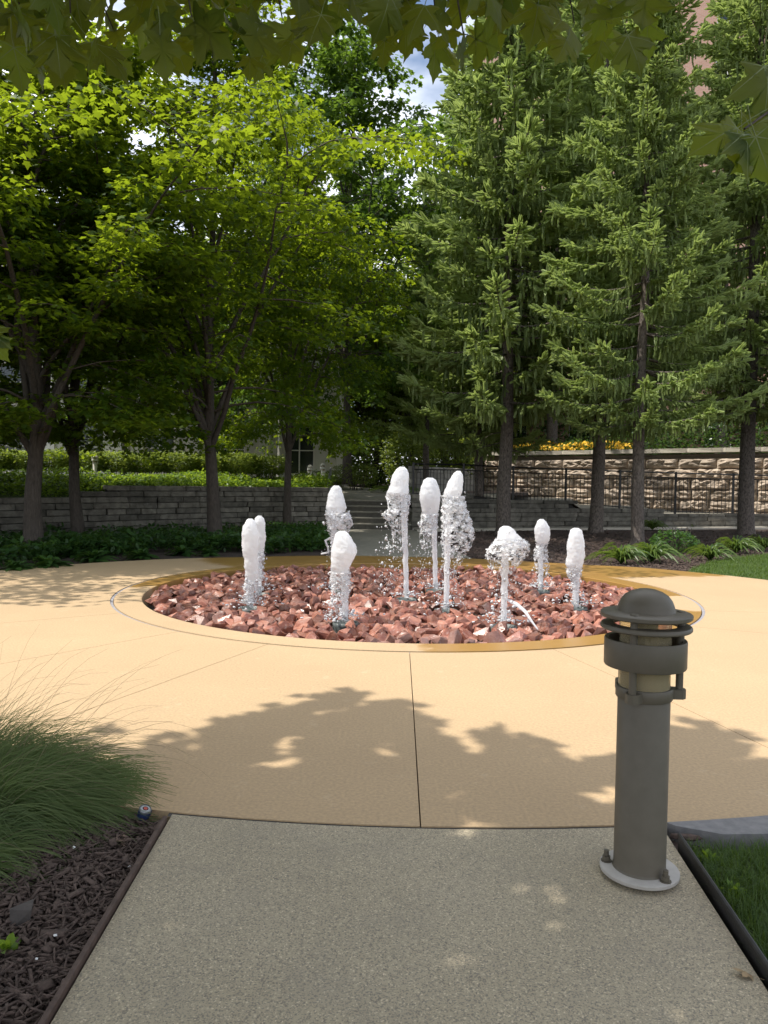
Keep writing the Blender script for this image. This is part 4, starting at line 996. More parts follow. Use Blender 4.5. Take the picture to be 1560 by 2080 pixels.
while len(pts) < 15000:
    y = rg.uniform(1.5, 3.35); x = wlx(y)-.03-1.25*rg.random(); e_ = CY-math.sqrt(7.2**2-(x-CX)**2)
    if y < e_: pts.append((x, y, -.05+.035*rg.random()))
tag(link('bark_chips', chips('bark_chips', np.array(pts), .055, 3), MT['chip']), 'dark shredded bark mulch in the bed beside the walk', 'mulch', kind='stuff')
pts = []
while len(pts) < 9000:
    px, py = rg.uniform(930, 1560), rg.uniform(1076, 1160); p = g(px, py)
    if math.hypot(p.x-CX, p.y-CY) > r_out(ang(p))+.05 and not in_poly(p.x, p.y, P2): pts.append((p.x, p.y, -.04+.04*rg.random()))
tag(link('bark_chips', chips('bark_chips', np.array(pts), .10, 4), MT['chip']), 'brown bark mulch under the spruces', 'mulch', kind='stuff')

# ornamental grass clumps with long wind-blown hair-fine blades
def hair_clump(name, n, L, wind, seed, spread=.10, fine=.0022, upmin=.35):
    rg = np.random.default_rng(seed); seg = 9; a = rg.uniform(0, 2*np.pi, n); rr = spread*np.sqrt(rg.random(n)); base = np.stack([rr*np.cos(a), rr*np.sin(a), np.zeros(n)], 1)
    el = rg.uniform(upmin, 1.5, n); d = np.stack([np.cos(a)*np.cos(el), np.sin(a)*np.cos(el), np.sin(el)], 1)+np.array(wind)[None]*rg.uniform(.3, 1.0, n)[:, None]; d = unit(d)
    ln = L*rg.uniform(.55, 1.12, n); p = base.copy(); V = np.zeros((n, 2*(seg+1), 3)); sag = rg.uniform(.10, .30, n)
    for j in range(seg+1):
        sd = unit(np.cross(d, np.array([0., -1., .35])[None]+0*d)); w = fine*(1-.75*j/seg)
        V[:, 2*j] = p-sd*w; V[:, 2*j+1] = p+sd*w
        d = unit(d+np.stack([wind[0]*.10+rg.normal(0, .05, n), wind[1]*.06+rg.normal(0, .05, n), -sag*(.35+j/seg)], 1)); p = p+d*(ln/seg)[:, None]; p[:, 2] = np.maximum(p[:, 2], .012)
    TF = np.array([(2*j, 2*j+1, 2*j+3, 2*j+2) for j in range(seg)]); m = 2*(seg+1)
    F = (TF[None]+(np.arange(n)*m)[:, None, None]).reshape(-1, 4); t = np.clip(rg.normal(.4, .25, n), 0, 1)
    tt = np.repeat(t, m).reshape(n, m)+np.linspace(-.15, .25, m)[None]
    return npmesh(name, V.reshape(-1, 3), F, np.clip(tt, 0, 1).ravel(), True)
GG = 'fine-bladed ornamental grasses in the bark bed'
for px, py, n, L, wind, lab, sd in ((40, 1640, 2500, .56, (1.05, .38, .14), 'large tuft of fine arching grass blowing over the plaza edge', 31),
                                    (-75, 1615, 1800, .52, (.45, .35, .2), 'tuft of upright fine grass behind the large arching tuft', 32),
                                    (-75, 1735, 520, .36, (.9, .0, -.05), 'low sprawling tuft of fine grass over the bark chips', 33)):
    p = g(px, py); o = link('ornamental_grass', hair_clump('ornamental_grass', n, L, wind, sd, .13), MT['plume'])
    st_ = link('flower_stalks', hair_clump('flower_stalks', 55 if L > .4 else 12, L*1.55, (wind[0]*.45, wind[1]*.4, .45), sd+50, .10, .0011, .8), MT['stalk'], o); tag(st_, kind='stuff')
    o.location = (p.x, p.y, -.04); tag(o, lab, 'grass', GG)

# ================================================================ FOUNTAIN ROCKS
def rock_mesh(seed, n=13):
    r = random.Random(seed); bm = bmesh.new(); ax = (1, r.uniform(.6, .95), r.uniform(.50, .85))
    for i in range(n):
        v_ = Vector((r.gauss(0, 1), r.gauss(0, 1), r.gauss(0, 1))).normalized()*r.uniform(.40, .56); bm.verts.new((v_.x*ax[0], v_.y*ax[1], v_.z*ax[2]))
    res = bmesh.ops.convex_hull(bm, input=bm.verts[:]); bmesh.ops.delete(bm, geom=[x for x in res['geom_interior'] if isinstance(x, bmesh.types.BMVert)], context='VERTS')
    bmesh.ops.triangulate(bm, faces=bm.faces[:])
    me = bpy.data.meshes.new('rock'); bm.to_mesh(me); bm.free(); me.materials.append(MT['rock']); return me
rock_me = [rock_mesh(100+i) for i in range(14)]
jet_px = {}
JETS = [  # base px, base py, rows (y, xl, xr) of the water's outline, y where it thins out, label
 (508, 1233, [(1053, 505, 512), (1058, 499, 518), (1068, 493, 522), (1088, 490, 525), (1112, 491, 525), (1135, 496, 524), (1165, 499, 525), (1200, 497, 523), (1228, 496, 521)], 1185, 'short thick water jet standing nearest the left edge of the rocks'),
 (526, 1205, [(1047, 524, 531), (1052, 519, 535), (1062, 516, 538), (1088, 517, 539), (1115, 521, 537), (1150, 519, 536), (1185, 517, 540)], 1125, 'short water jet partly hidden behind the thick jet near the left edge'),
 (676, 1200, [(986, 679, 688), (992, 672, 693), (1005, 667, 697), (1030, 662, 704), (1052, 662, 714), (1066, 664, 714), (1080, 668, 708), (1100, 668, 694), (1130, 664, 690)], 1040, 'tall water jet with a swollen glassy skirt standing in front of the steps'),
 (702, 1262, [(1078, 690, 700), (1084, 682, 709), (1095, 677, 716), (1110, 674, 723), (1122, 672, 725), (1136, 672, 719), (1152, 672, 711), (1178, 672, 712), (1200, 675, 708), (1232, 668, 706), (1258, 662, 706)], 1165, 'short rounded water jet in front of the tall glassy one'),
 (826, 1215, [(948, 813, 821), (954, 804, 826), (966, 797, 829), (985, 793, 830), (1003, 785, 830), (1018, 787, 830), (1034, 789, 829), (1046, 775, 828), (1066, 792, 828), (1090, 796, 827), (1115, 786, 826)], 1006, 'tallest slim water jet trailing a torn veil and flying drops'),
 (885, 1197, [(970, 868, 878), (976, 860, 886), (988, 855, 891), (1005, 852, 895), (1022, 854, 893), (1040, 858, 890), (1062, 855, 888), (1090, 854, 884), (1115, 856, 880)], 1046, 'tall water jet with an egg-shaped head in the middle of the row of tall jets'),
 (906, 1237, [(956, 928, 935), (962, 921, 939), (975, 914, 941), (995, 903, 941), (1015, 899, 943), (1045, 898, 951), (1075, 897, 960), (1095, 897, 962), (1112, 899, 952), (1140, 898, 936), (1170, 897, 925)], 1010, 'tall leaning water jet with a wide hanging curtain'),
 (1023, 1270, [(1068, 1022, 1033), (1073, 1015, 1040), (1082, 1012, 1047), (1096, 1009, 1062), (1110, 998, 1074), (1125, 989, 1072), (1140, 989, 1060), (1152, 993, 1048), (1168, 1004, 1044)], 1098, 'short water jet with a broad bubble-like veil and a side stream'),
 (1098, 1198, [(1054, 1097, 1104), (1059, 1091, 1109), (1070, 1087, 1115), (1084, 1085, 1117), (1098, 1088, 1115), (1110, 1091, 1109), (1130, 1086, 1112), (1150, 1086, 1113), (1172, 1090, 1110)], 1106, 'small slender water jet between the veiled jet and the plain one'),
 (1170, 1232, [(1072, 1166, 1174), (1077, 1159, 1180), (1088, 1155, 1185), (1108, 1153, 1188), (1130, 1151, 1188), (1148, 1149, 1184), (1162, 1152, 1178), (1180, 1158, 1178), (1205, 1160, 1176)], 1158, 'plain thick-headed water jet nearest the lamp bollard'),
]
jet_base = [g(j[0], j[1], -.02) for j in JETS]
r = random.Random(3); cells = []; sp = .148; n = int(R_IN*2/sp)+2
for i in range(n):
    for j in range(n):
        x = -R_IN+i*sp+r.uniform(-.06, .06)+(.5*sp if j % 2 else 0); y = -R_IN+j*sp*.9+r.uniform(-.06, .06); d = math.hypot(x, y); s = r.uniform(.15, .25)*(1.12 if y < -1.8 else 1)
        if d > R_IN-.05-s*.32: continue
        X, Y = CX+x, CY+y
        if any((X-b_.x)**2+(Y-b_.y)**2 < (.15+s*.25)**2 for b_ in jet_base): continue
        cells.append((X, Y, -.065+r.uniform(-.02, .035), s, (r.uniform(0, 6.28), r.uniform(0, 6.28), r.uniform(0, 6.28)), r.randrange(14)))
cells.sort(key=lambda c: c[1])
for c in cells[:300]:
    o = link('red_rock', rock_me[c[5]]); o.location = c[:3]; o.rotation_euler = (c[4][0]*.12, c[4][1]*.12, c[4][2]); o.scale = (c[3],)*3
    tag(o, 'angular red-brown rock at the front of the fountain bed', 'rock', 'red rocks filling the fountain')
V = []; F = []; T = []; o_ = 0
for c in cells[300:]:
    me = rock_me[c[5]]; mt = Matrix.Translation(c[:3]) @ Matrix.Rotation(c[4][2], 4, 'Z') @ Matrix.Rotation(c[4][0]*.12, 4, 'X') @ Matrix.Scale(c[3], 4); vv = [mt @ v_.co for v_ in me.vertices]
    V += vv; F += [tuple(i+o_ for i in p.vertices) for p in me.polygons]; o_ += len(vv); T += [r.random()]*len(vv)
me = pymesh('red_rocks', V, F); a = me.attributes.new('tint', 'FLOAT', 'POINT'); a.data.foreach_set('value', T)
tag(link('red_rocks', me, MT['rock']), 'mass of angular red-brown rocks across the middle and back of the fountain bed', 'rocks', 'red rocks filling the fountain', 'stuff')

# ================================================================ WATER JETS
ico = bmesh.new(); bmesh.ops.create_icosphere(ico, subdivisions=1, radius=1); ico.verts.ensure_lookup_table(); ICO_V = [tuple(v_.co) for v_ in ico.verts]; ICO_F = [tuple(v_.index for v_ in f.verts) for f in ico.faces]; ico.free()
nozzle_me = MB().lathe([(.02, -.03), (.115, -.03), (.125, .0), (.140, .004), (.140, -.03), (.13, -.12)], 28).mesh('nozzle_cup', True); nozzle_me.materials.append(plain('nozzle_plastic', (.075, .09, .085), (.13, .15, .145), .4, 10, .1))
def loft(name, rows, dep, na, amp, seed, hole=None, fr=14):
    ys = [q[0] for q in rows]; n = max(14, int((ys[-1]-ys[0])/1.8)); V = []; F = []; r = random.Random(seed); px_m = dep/FPX
    for k in range(n+1):
        y = ys[0]+(ys[-1]-ys[0])*k/n; xl = interp(y, ys, [q[1] for q in rows]); xr = interp(y, ys, [q[2] for q in rows])
        c = at((xl+xr)/2, y, dep); hw = (xr-xl)/2*px_m
        for i in range(na):
            a = 2*math.pi*i/na; p = Vector((c.x+math.cos(a)*hw, c.y+math.sin(a)*hw*.8, c.z))
            nv = noise.noise(p*fr*.7+Vector((seed, 0, 0)))*amp*.8+noise.noise(Vector((p.x, p.y, p.z*.6))*fr*3)*amp*.45+noise.noise(p*fr*7)*amp*.40
            dn = Vector((math.cos(a), math.sin(a), .2)); V.append(p+dn*nv*min(1, hw/.06))
    for k in range(n):
        for i in range(na):
            f = (k*na+i, k*na+(i+1) % na, (k+1)*na+(i+1) % na, (k+1)*na+i)
            if hole is not None:
                p = V[f[0]]; h = noise.noise(p*19+Vector((0, seed, 0)))+.5*noise.noise(p*43)
                if h > hole-(k/n)*.75: continue
            F.append(f)
    if hole is None: F.append(tuple(range(na)))
    return pymesh(name, V, F, True)
for ji, (bx, by, rows, ythin, lab) in enumerate(JETS):
    B = jet_base[ji]; dep = B.y; root = empty('water_jet', B, 0, lab, 'water jet', 'white foaming jets of the fountain'); root['label'] = lab
    inv = Matrix.Translation(-B)
    def put(me, nm, mt):
        me.transform(inv); return link(nm, me, mt, root)
    up = [q for q in rows if q[0] < ythin]; xl = interp(ythin, [q[0] for q in rows], [q[1] for q in rows]); xr = interp(ythin, [q[0] for q in rows], [q[2] for q in rows])
    lo = [(ythin-3, xl, xr)]+[q for q in rows if q[0] > ythin+2]
    put(loft('head', up+[(ythin, xl+.25*(bx-xl), xr+.25*(bx-xr))], dep, 46, .017, ji), 'head', MT['foam'])
    put(loft('veil', lo, dep, 44, .04, ji+.5, hole=.45), 'veil', MT['lace'])
    put(loft('veil_strands', lo, dep, 48, .05, ji+.9, hole=.06, fr=20), 'strands', MT['foam'])['kind'] = 'stuff'
    # rising column
    top = at(bx+(.35*((xl+xr)/2-bx)), ythin-6, dep); pts = []; rad = []; m = 26; r = random.Random(ji)
    for k in range(m+1):
        f = k/m; p = B.lerp(top, f); p = p+Vector((.012*noise.noise(Vector((k*.5, ji, 0))), .012*noise.noise(Vector((k*.5, ji, 5))), 0)); pts.append(p); rad.append((.031+.010*f+.010*noise.noise(Vector((k*.9, ji*3, 2))))*(1.15 if ji in (0, 9) else 1))
    cm = MB().tube(pts, rad, 10).mesh('column', True); put(cm, 'column', MT['foam'])
    # flying drops
    rg = np.random.default_rng(200+ji); nd_ = {4: 420, 6: 380, 7: 330, 3: 260, 0: 230, 5: 260}.get(ji, 200); P = []; S = []
    yb = by-4; spread = {4: 48, 6: 30, 7: 34, 5: 26}.get(ji, 20)
    for k in range(nd_):
        y = ythin-20+(yb-ythin+20)*rg.random()**.8; f = (y-ythin)/(yb-ythin+1e-6); xl_ = interp(y, [q[0] for q in rows], [q[1] for q in rows]); xr_ = interp(y, [q[0] for q in rows], [q[2] for q in rows])
        cx_ = xl_+(xr_-xl_)*rg.random(); cx_ += rg.normal(0, 1)*spread*(.12+.42*max(f, 0))+(-18*max(f, 0)*rg.random() if ji == 4 else 0)
        p = at(cx_, y, dep); P.append((p.x, p.y+rg.normal(0, .07+.08*max(f, 0)), p.z)); s = .0035+.0075*rg.random()**2.5+(.012 if rg.random() < .035 else 0); S.append((s, s, s*rg.uniform(.8, 1.9)))
    for k in range(70):   # foam and splashes on the rocks round the foot
        a = rg.uniform(0, 6.28); d = rg.exponential(.16); P.append((B.x+math.cos(a)*d, B.y+math.sin(a)*d*.9, .02+abs(rg.normal(0, .03)))); s = rg.uniform(.005, .014); S.append((s*rg.uniform(1, 2.2), s*1.5, s*.8))
    P = np.array(P); P[:, 2] = np.maximum(P[:, 2], -.02); n = len(P); rot = frames(rg.normal(0, .25, (n, 3))+np.array([[0, 0, 1.]]), np.tile(np.array([[0., 1., 0.]]), (n, 1))+rg.normal(0, .3, (n, 3)))
    Vv, Ff, Tt = scatter(ICO_V, ICO_F, P, rot, np.array(S), rg.random(n)); tag(put(npmesh('spray', Vv, Ff, None, True), 'spray', MT['drop']), kind='stuff')
    nz = link('nozzle_cup', nozzle_me, None, root); nz.location = (0, 0, -.01)
    if ji == 7:
        A = at(1030, 1218, dep)-B; E = g(1092, 1278, 0)-B; mid = A.lerp(E, .5)+Vector((.03, 0, .03)); q1 = [A, A.lerp(mid, .5)+Vector((0, 0, .015)), mid, mid.lerp(E, .5), E]
        V_, F_ = tube_np(q1, [.012, .02, .018, .013, .007], 8); link('side_stream', pymesh('side_stream', [v_+Vector((.008*noise.noise(v_*30), 0, .008*noise.noise(v_*41))) for v_ in V_], F_, True), MT['foam'], root)
    if ji == 2:
        A = at(664, 1095, dep)-B; q1 = [at(672, 1092, dep)-B, at(661, 1098, dep)-B, at(666, 1112, dep)-B, at(667, 1122, dep)-B, at(652, 1125, dep)-B]
        V_, F_ = tube_np(q1, [.014, .018, .012, .015, .010], 8); link('side_stream', pymesh('side_stream', V_, F_, True), MT['foam'], root)

# ================================================================ LAMP BOLLARDS
def lamp_bollard(name, loc, rz, sc, label, body, plate, group=None, detail=True):
    o = empty(name, loc, rz, label, 'lamp', group); o.scale = (sc, sc, sc); n = 48 if detail else 20
    MB().lathe([(0, .018), (.140, .018), (.144, .021), (.144, .032), (.140, .035), (.0, .035)], n).build('base_plate', plate, o, True)
    MB().lathe([(.1, .034), (.097, .038), (.0945, .045), (.0945, .693), (.090, .700)], n).build('column', body, o, True)
    col = MB().lathe([(.095, .685), (.100, .683), (.103, .688), (.103, .722), (.100, .727), (.092, .727)], n); rods = [R_(a) for a in (232, 352, 112)]
    c_ = col.build('collar', body, o, True)
    for a in rods:
        x, y = math.cos(a)*.126, math.sin(a)*.126
        lg = MB(); u = Vector((math.cos(a), math.sin(a))); w = Vector((-u.y, u.x)); lg.prism([(u*.095+w*.028), (u*.095-w*.028), (u*.135-w*.024), (u*.148-w*.010), (u*.148+w*.010), (u*.135+w*.024)][::-1], .687, .722); lg.build('lug', body, c_)
        MB().lathe([(.0135, .72), (.0135, .994)], 14, (x, y)).build('rod', body, o, True)
        MB().lathe([(.0, 1.013), (.014, 1.013), (.016, 1.010), (.016, 1.005)], 14, (x, y)).build('screw_cap', body, o, True)
    MB().lathe([(.132, .806), (.146, .804), (.148, .808), (.148, .902), (.146, .906), (.132, .904), (.132, .806)], n).build('band', body, o, True)
    MB().lathe([(.118, .950), (.160, .942), (.164, .946), (.164, .955), (.160, .960), (.118, .962), (.118, .950)], n).build('louvre_ring', body, o, True)
    MB().lathe([(.03, .990), (.160, .986), (.1645, .990), (.1645, 1.001), (.160, 1.005), (.105, 1.010), (.103, 1.014), (.100, 1.030), (.092, 1.050), (.078, 1.068), (.058, 1.081), (.032, 1.090), (.012, 1.093), (.0, 1.093)], n).build('dome', body, o, True)
    MB().lathe([(.0925, .70), (.0925, .989)], n).build('lens', MT['lens'], o, True)
    MB().lathe([(.0, .71), (.080, .71), (.080, .79), (.060, .82), (.040, .83), (.040, .985)], 20).build('lamp_core', MT['amber'], o, True)
    for a in (R_(160), R_(300), R_(40)):
        x, y = math.cos(a)*.120, math.sin(a)*.120; bo = MB().lathe([(.0, .055), (.0155, .055), (.0155, .0385)], 6, (x, y)).lathe([(.0, .076), (.0095, .076), (.0095, .0555)], 10, (x, y)).lathe([(.0, .038), (.021, .038), (.021, .0352)], 16, (x, y)); bo.build('bolt', body, o)
    for a in (R_(100), R_(220), R_(340)): MB().lathe([(.012, -.01), (.012, .02)], 8, (math.cos(a)*.09, math.sin(a)*.09)).build('anchor_stud', MT['black'], o)
    return o
p = g(1298, 1775); b0 = lamp_bollard('lamp_bollard', (p.x, p.y, -.006), 0, 1.0, 'bronze-brown domed lamp bollard bolted to the grey walk', MT['bollard'], MT['plate'])
for px, yt, dep, lab in ((193, 924, 22.4, 'pale lamp bollard standing in the hedge between the maples'), (630, 944, 29.0, 'pale lamp bollard beside the upper path, the lower of a pair'), (656, 941, 30.5, 'pale lamp bollard beside the upper path, the slimmer of a pair')):
    T_ = at(px, yt, dep); zb_ = 1.55 if px < 300 else 1.40; sc = (T_.z-zb_)/1.093; lamp_bollard('lamp_bollard', (T_.x, T_.y, zb_), px, sc, lab, MT['pale_lamp'], MT['pale_lamp'], 'pale lamp bollards along the upper path', False)

# ================================================================ NEAR MAPLE (overhead)
nm = empty('maple_tree', (-4.3, .2, -.05), 0, 'near maple whose dark leaves hang across the top of the view and shade the walk', 'tree'); NM = Vector((-4.3, .2, -.05))
limb_pts = [Vector((-4.3, .2, 2.3)), Vector((-3.0, .9, 2.95)), Vector((-1.6, 1.55, 3.12)), Vector((-.3, 1.95, 3.15)), Vector((.7, 2.05, 3.10)), Vector((1.5, 2.0, 2.98))]
limb2 = [Vector((-4.3, .2, 3.6)), Vector((-2.6, 2.0, 5.0)), Vector((-.8, 3.6, 5.9)), Vector((.8, 4.8, 6.6))]
limb3 = [Vector((-4.3, .2, 3.2)), Vector((-2.0, -.2, 4.6)), Vector((0, .1, 5.4)), Vector((1.4, 1.2, 5.8))]
limb4 = [Vector((-4.3, .2, 4.0)), Vector((-5, 2.4, 5.6)), Vector((-4.5, 4.6, 6.8))]
wood = [([Vector((-4.3, .2, -.1)), Vector((-4.3, .2, .2)), Vector((-4.25, .22, 2.0)), Vector((-4.3, .2, 4.0)), Vector((-4.1, .5, 7.5))], [.34, .26, .22, .18, .04], 12)]
for lp, r0 in ((limb_pts, .07), (limb2, .09), (limb3, .08), (limb4, .08)): wood.append((lp, [r0*(1-.8*i/(len(lp)-1)) for i in range(len(lp))], 7))
me = tubes_mesh('trunk', wood); me.transform(Matrix.Translation(-NM)); link('trunk', me, MT['bark'], nm)
# overhead crown, reaching as far as the shade on the plaza shows
shade_px = [(-260, 1640), (60, 1560), (171, 1481), (231, 1466), (298, 1500), (360, 1490), (500, 1452), (600, 1415), (690, 1403), (800, 1412), (890, 1440), (940, 1484), (1020, 1478), (1110, 1498), (1190, 1535), (1250, 1528), (1330, 1482), (1400, 1462), (1480, 1482), (1560, 1515), (1750, 1560)]
shade = [(g(x, y).x, g(x, y).y) for x, y in shade_px]+[(3.4, 3.0), (3.4, -1.5), (-3.0, -1.5), (-3.0, 2.6)]
rg = np.random.default_rng(77); P = []; cents = []
while len(cents) < 1250:
    x, y = rg.uniform(-3, 3.6), rg.uniform(-1.5, 5.3)
    if in_poly(x, y, shade): cents.append((x, y))
kx, ky = sun_dir.x/sun_dir.z, sun_dir.y/sun_dir.z
for x, y in cents:
    zmin = max(3.5, (1.46+.70*(y+.2))/(1-.70*ky)+.35); z0 = zmin+rg.random()*2.2
    for k in range(22):
        qx, qy = x+rg.normal(0, .15), y+rg.normal(0, .15)
        if not in_poly(qx, qy, shade): continue
        if qy > 3.35 and noise.noise(Vector((qx*3.1, qy*3.1, 4))) > .24: continue
        if qy > 3.3 and not all(in_poly(qx+ex, qy+ey, shade) for ex, ey in ((.22, 0), (-.22, 0), (0, .22), (.15, .15), (-.15, .15))) and noise.noise(Vector((qx*7, qy*7, 9)))+.25*rg.normal() > -.05: continue
        z = max(z0+rg.normal(0, .10), zmin); P.append((qx+kx*z, qy+ky*z, z))
P = np.array(P); n = len(P); nrm = np.stack([rg.normal(-.2, .45, n), rg.normal(0, .45, n), np.ones(n)], 1); tip = rg.normal(0, 1, (n, 3)); tip[:, 2] = tip[:, 2]*.3-.3
V, F, T = scatter(*LEAF_MID, P-np.array(NM), frames(nrm, tip), rg.uniform(.12, .18, n), rg.random(n)); tag(link('crown', npmesh('crown', V, F, T), MT['maple'], nm), kind='stuff')
# leaves close enough to tell apart
def near_leaf(seed, curl):
    V, F = LEAF_NEAR; r = random.Random(seed); b1, b2 = r.uniform(-.35, .35), r.uniform(.1, .5)
    def wz(x, y): return -curl*(x*x*.9+(y-.3)**2)+b1*x*(y-.2)-b2*.25*abs(x)+.03*math.sin(9*x+seed)*math.sin(7*y)
    bm = bmesh.new(); vs_ = [bm.verts.new((x, y, wz(x, y))) for x, y, _ in V]; [bm.faces.new([vs_[i] for i in f]) for f in F]
    bmesh.ops.subdivide_edges(bm, edges=bm.edges[:], cuts=1, use_grid_fill=True)
    for v_ in bm.verts: v_.co.z = wz(v_.co.x, v_.co.y)
    nf = len(bm.faces)
    for tx, ty_ in ((0, .97), (.56, .43), (-.56, .43), (.33, -.08), (-.33, -.08)):
        pr = None
        for k in range(5):
            f = k/4; x, y = tx*f, .02+(ty_-.02)*f; L = math.hypot(tx, ty_); w = .011*(1-.8*f); nx, ny = -ty_/L*w, tx/L*w
            for sgn in (1,):
                a = bm.verts.new((x+nx, y+ny, wz(x, y)+.006)); b_ = bm.verts.new((x-nx, y-ny, wz(x, y)+.006)); 
            if pr: fc = bm.faces.new((pr[0], pr[1], b_, a)); fc.material_index = 1
            pr = (a, b_)
    q = [Vector((0, .02, wz(0, 0))), Vector((.02, -.25, .03)), Vector((.0, -.55, .10))]; tv, tf = tube_np(q, [.011, .010, .012], 4); vv = [bm.verts.new(v_) for v_ in tv]
    for f in tf: fc = bm.faces.new([vv[i] for i in f]); fc.material_index = 1
    me = bpy.data.meshes.new('leaf'); bm.to_mesh(me); bm.free(); me.materials.append(MT['nearleaf']); me.materials.append(MT['vein']); me.polygons.foreach_set('use_smooth', [True]*len(me.polygons)); return me
nleaf = [near_leaf(i, .18+.10*(i % 4)) for i in range(8)]
low_x = [-80, 0, 60, 150, 230, 300, 380, 440, 520, 590, 630, 670, 705, 735, 770, 830, 900, 960, 1000, 1040, 1090, 1150, 1210, 1270, 1310, 1340]
low_y = [180, 170, 175, 190, 160, 150, 185, 195, 165, 170, 120, 80, 50, 85, 145, 150, 150, 170, 120, 80, 100, 140, 150, 150, 130, 60]
r = random.Random(12); twigs = []
def put_leaf(px, py, dep, L, tipv, nrmv, k):
    B = at(px, py, dep); fr_ = frames(np.array([nrmv]), np.array([tipv]))[0]
    o = link('leaf', nleaf[k % 8], None, nm); mt = Matrix([list(fr_[i])+[0] for i in range(3)]+[[0, 0, 0, 1]]) @ Matrix.Scale(L, 4)
    mt.translation = B-NM; o.matrix_local = mt; return B, fr_
k = 0
for i in range(300):
    px = r.uniform(-90, 1335); dep = r.uniform(1.45, 2.5); L = r.uniform(.075, .120); lpx = L*FPX/dep; yl = interp(px, low_x, low_y)
    tb = r.random()**1.1; py = yl-lpx*.85-tb*(yl+150)
    if py < -190: continue
    if 655 < px < 760 and r.random() < .62: continue
    tipv = (r.gauss(0, .45), r.gauss(-.1, .45), -1.0+r.uniform(-.1, .55)); nrmv = (r.gauss(0, .55), r.choice((-1, -1, 1))*1.0, r.uniform(.1, 1.1))
    B, fr_ = put_leaf(px, py, dep, L, tipv, nrmv, k); k += 1
    # petiole end joins a twig that climbs to the limb
    e = B-Vector(fr_[:, 1])*(L*.55)+Vector(fr_[:, 2])*(L*.1)
    if i % 2 == 0:
        lx = min(1.4, max(-2.8, B.x)); q = Vector((lx-.12, np.interp(lx, [p_.x for p_ in limb_pts], [p_.y for p_ in limb_pts]), np.interp(lx, [p_.x for p_ in limb_pts], [p_.z for p_ in limb_pts])))
        twigs.append(([e, e.lerp(q, .35)+Vector((0, 0, .06)), e.lerp(q, .7)+Vector((0, 0, .07)), q], [.0018, .003, .004, .006], 4))
# a few leaves on a low side shoot
for px, py, dep, L, tv, nv in ((1500, 258, 1.30, .105, (-1, -.2, -.55), (.1, -1, .5)), (1510, 270, 1.28, .085, (.15, -.2, -1), (.4, -1, .3)), (1522, 262, 1.33, .09, (.8, .2, .55), (0, -1, .6)), (1535, 275, 1.27, .09, (.45, .1, -1), (-.3, -1, .2)), (-32, 668, 1.5, .065, (.6, 0, -.4), (.2, -1, .5)), (-25, 685, 1.5, .06, (.6, .1, -.8), (-.3, -1, .3)), (1555, 130, 1.35, .12, (.1, 0, -1), (.2, -1, .1))):
    put_leaf(px, py, dep, L, tv, nv, k); k += 1
twigs.append(([at(1512, 262, 1.3), at(1600, 200, 1.4), at(1750, 0, 1.7), Vector((1.5, 2.0, 2.98))], [.002, .003, .004, .006], 5))
twigs.append(([at(-22, 668, 1.5), at(-70, 600, 1.5), at(-160, 300, 1.55), Vector((-1.6, 1.55, 3.12))], [.002, .003, .004, .006], 5))
me = tubes_mesh('twigs', twigs); me.transform(Matrix.Translation(-NM)); tag(link('twigs', me, MT['twig'], nm), kind='stuff')

# ================================================================ SMALL THINGS IN THE BED
bed_rock = rock_mesh(501); bed_rock.materials.clear(); bed_rock.materials.append(MT['grey_rock'])
p = g(48, 1872, -.03); o = link('grey_rock', bed_rock); o.location = (p.x, p.y, -.005); o.scale = (.13, .11, .12); o.rotation_euler = (.2, .1, .5); tag(o, 'angular grey rock lying on the dark bark mulch', 'rock')
peb = rock_mesh(502); peb.materials.clear(); peb.materials.append(MT['white'])
for px, py, s in ((150, 1724, .022), (113, 1903, .017), (75, 1951, .014), (262, 1763, .012)):
    p = g(px, py, -.02); o = link('white_pebble', peb); o.location = (p.x, p.y, -.014); o.scale = (s*1.3, s, s*.7); o.rotation_euler = (0, 0, px); tag(o, 'tiny white stone chip on the dark bark mulch', 'pebble', 'white chips in the bark bed')
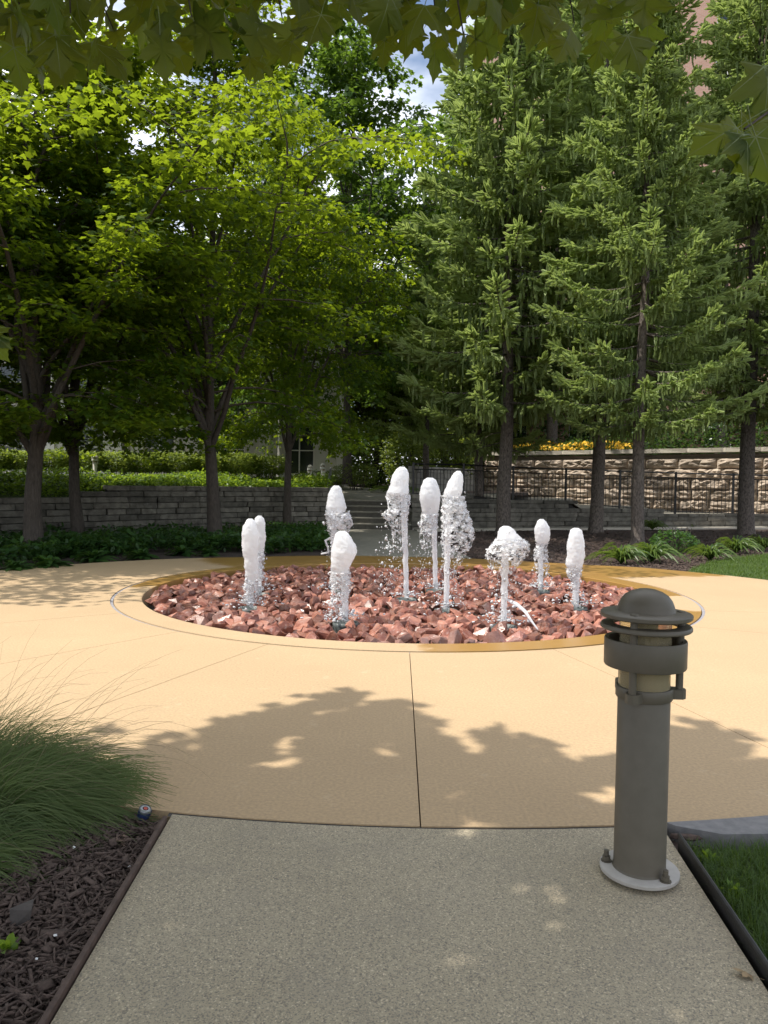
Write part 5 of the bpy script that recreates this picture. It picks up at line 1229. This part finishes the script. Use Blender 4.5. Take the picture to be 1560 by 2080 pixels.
# crushed can tucked in the bed corner
p = g(290, 1668, -.03); can = empty('litter_can', (p.x, p.y, -.012), 0, 'small crumpled blue and silver can in the corner of the bark bed', 'can')
prof = [(.0, 0), (.024, 0), (.028, .006), (.028, .040)]
cm = MB().lathe(prof, 18).mesh('body', True)
for v_ in cm.vertices: v_.co += Vector((noise.noise(v_.co*60), noise.noise(v_.co*60+Vector((3, 0, 0))), 0))*.006
link('body', cm, plain('blue_tin', (.03, .05, .16), (.05, .09, .25), .35, 30, .1, metal=.4, kind='Object'), can)
MB().lathe([(.028, .0402), (.0275, .046), (.022, .052), (.022, .049), (.012, .049)], 18).build('lid', MT['rail'], can, True)
MB().lathe([(.0, .0502), (.009, .0502), (.009, .0492)], 12).build('tab', plain('red_tab', (.35, .05, .03), None, .5, 5, 0), can)
can.rotation_euler = (.25, .35, 0)
# splintered bark piece at the end of the grey strip
p = g(1395, 1700); bk = rock_mesh(503, 20); bk.materials.clear(); bk.materials.append(MT['chip']); o = link('bark_piece', bk); o.location = (p.x, p.y, .0); o.scale = (.17, .045, .05); o.rotation_euler = (0, 0, -.15); tag(o, 'splintered dark bark piece at the end of the grey kerb strip', 'bark')
# weeds
weed = fern_mesh(7, 14, .07, .03, .6); weed.materials.append(MT['brightcover'])
for px, py, lab in ((1438, 1752, 'small bright green weed in the front lawn beside the black edging'), (1488, 1818, 'yellow-green weed sprig in the front lawn further along the edging'), (12, 1935, 'small green weed sprouting through the bark mulch')):
    p = g(px, py, -.03); o = link('weed', weed); o.location = (p.x, p.y, -.03); o.rotation_euler = (0, 0, px*.1); tag(o, lab, 'weed')
# fallen leaf at the edging
p = g(1541, 1985); o = link('fallen_leaf', nleaf[3].copy()); o.data.materials.clear(); o.data.materials.append(plain('dry_leaf', (.28, .19, .10), (.40, .29, .16), .8, 30, .2)); o.data.materials.append(MT['twig']); o.location = (p.x-.02, p.y, .006); o.scale = (.045, .06, .05); o.rotation_euler = (.3, .2, 1.2); tag(o, 'dry tan fallen leaf against the black lawn edging', 'leaf')
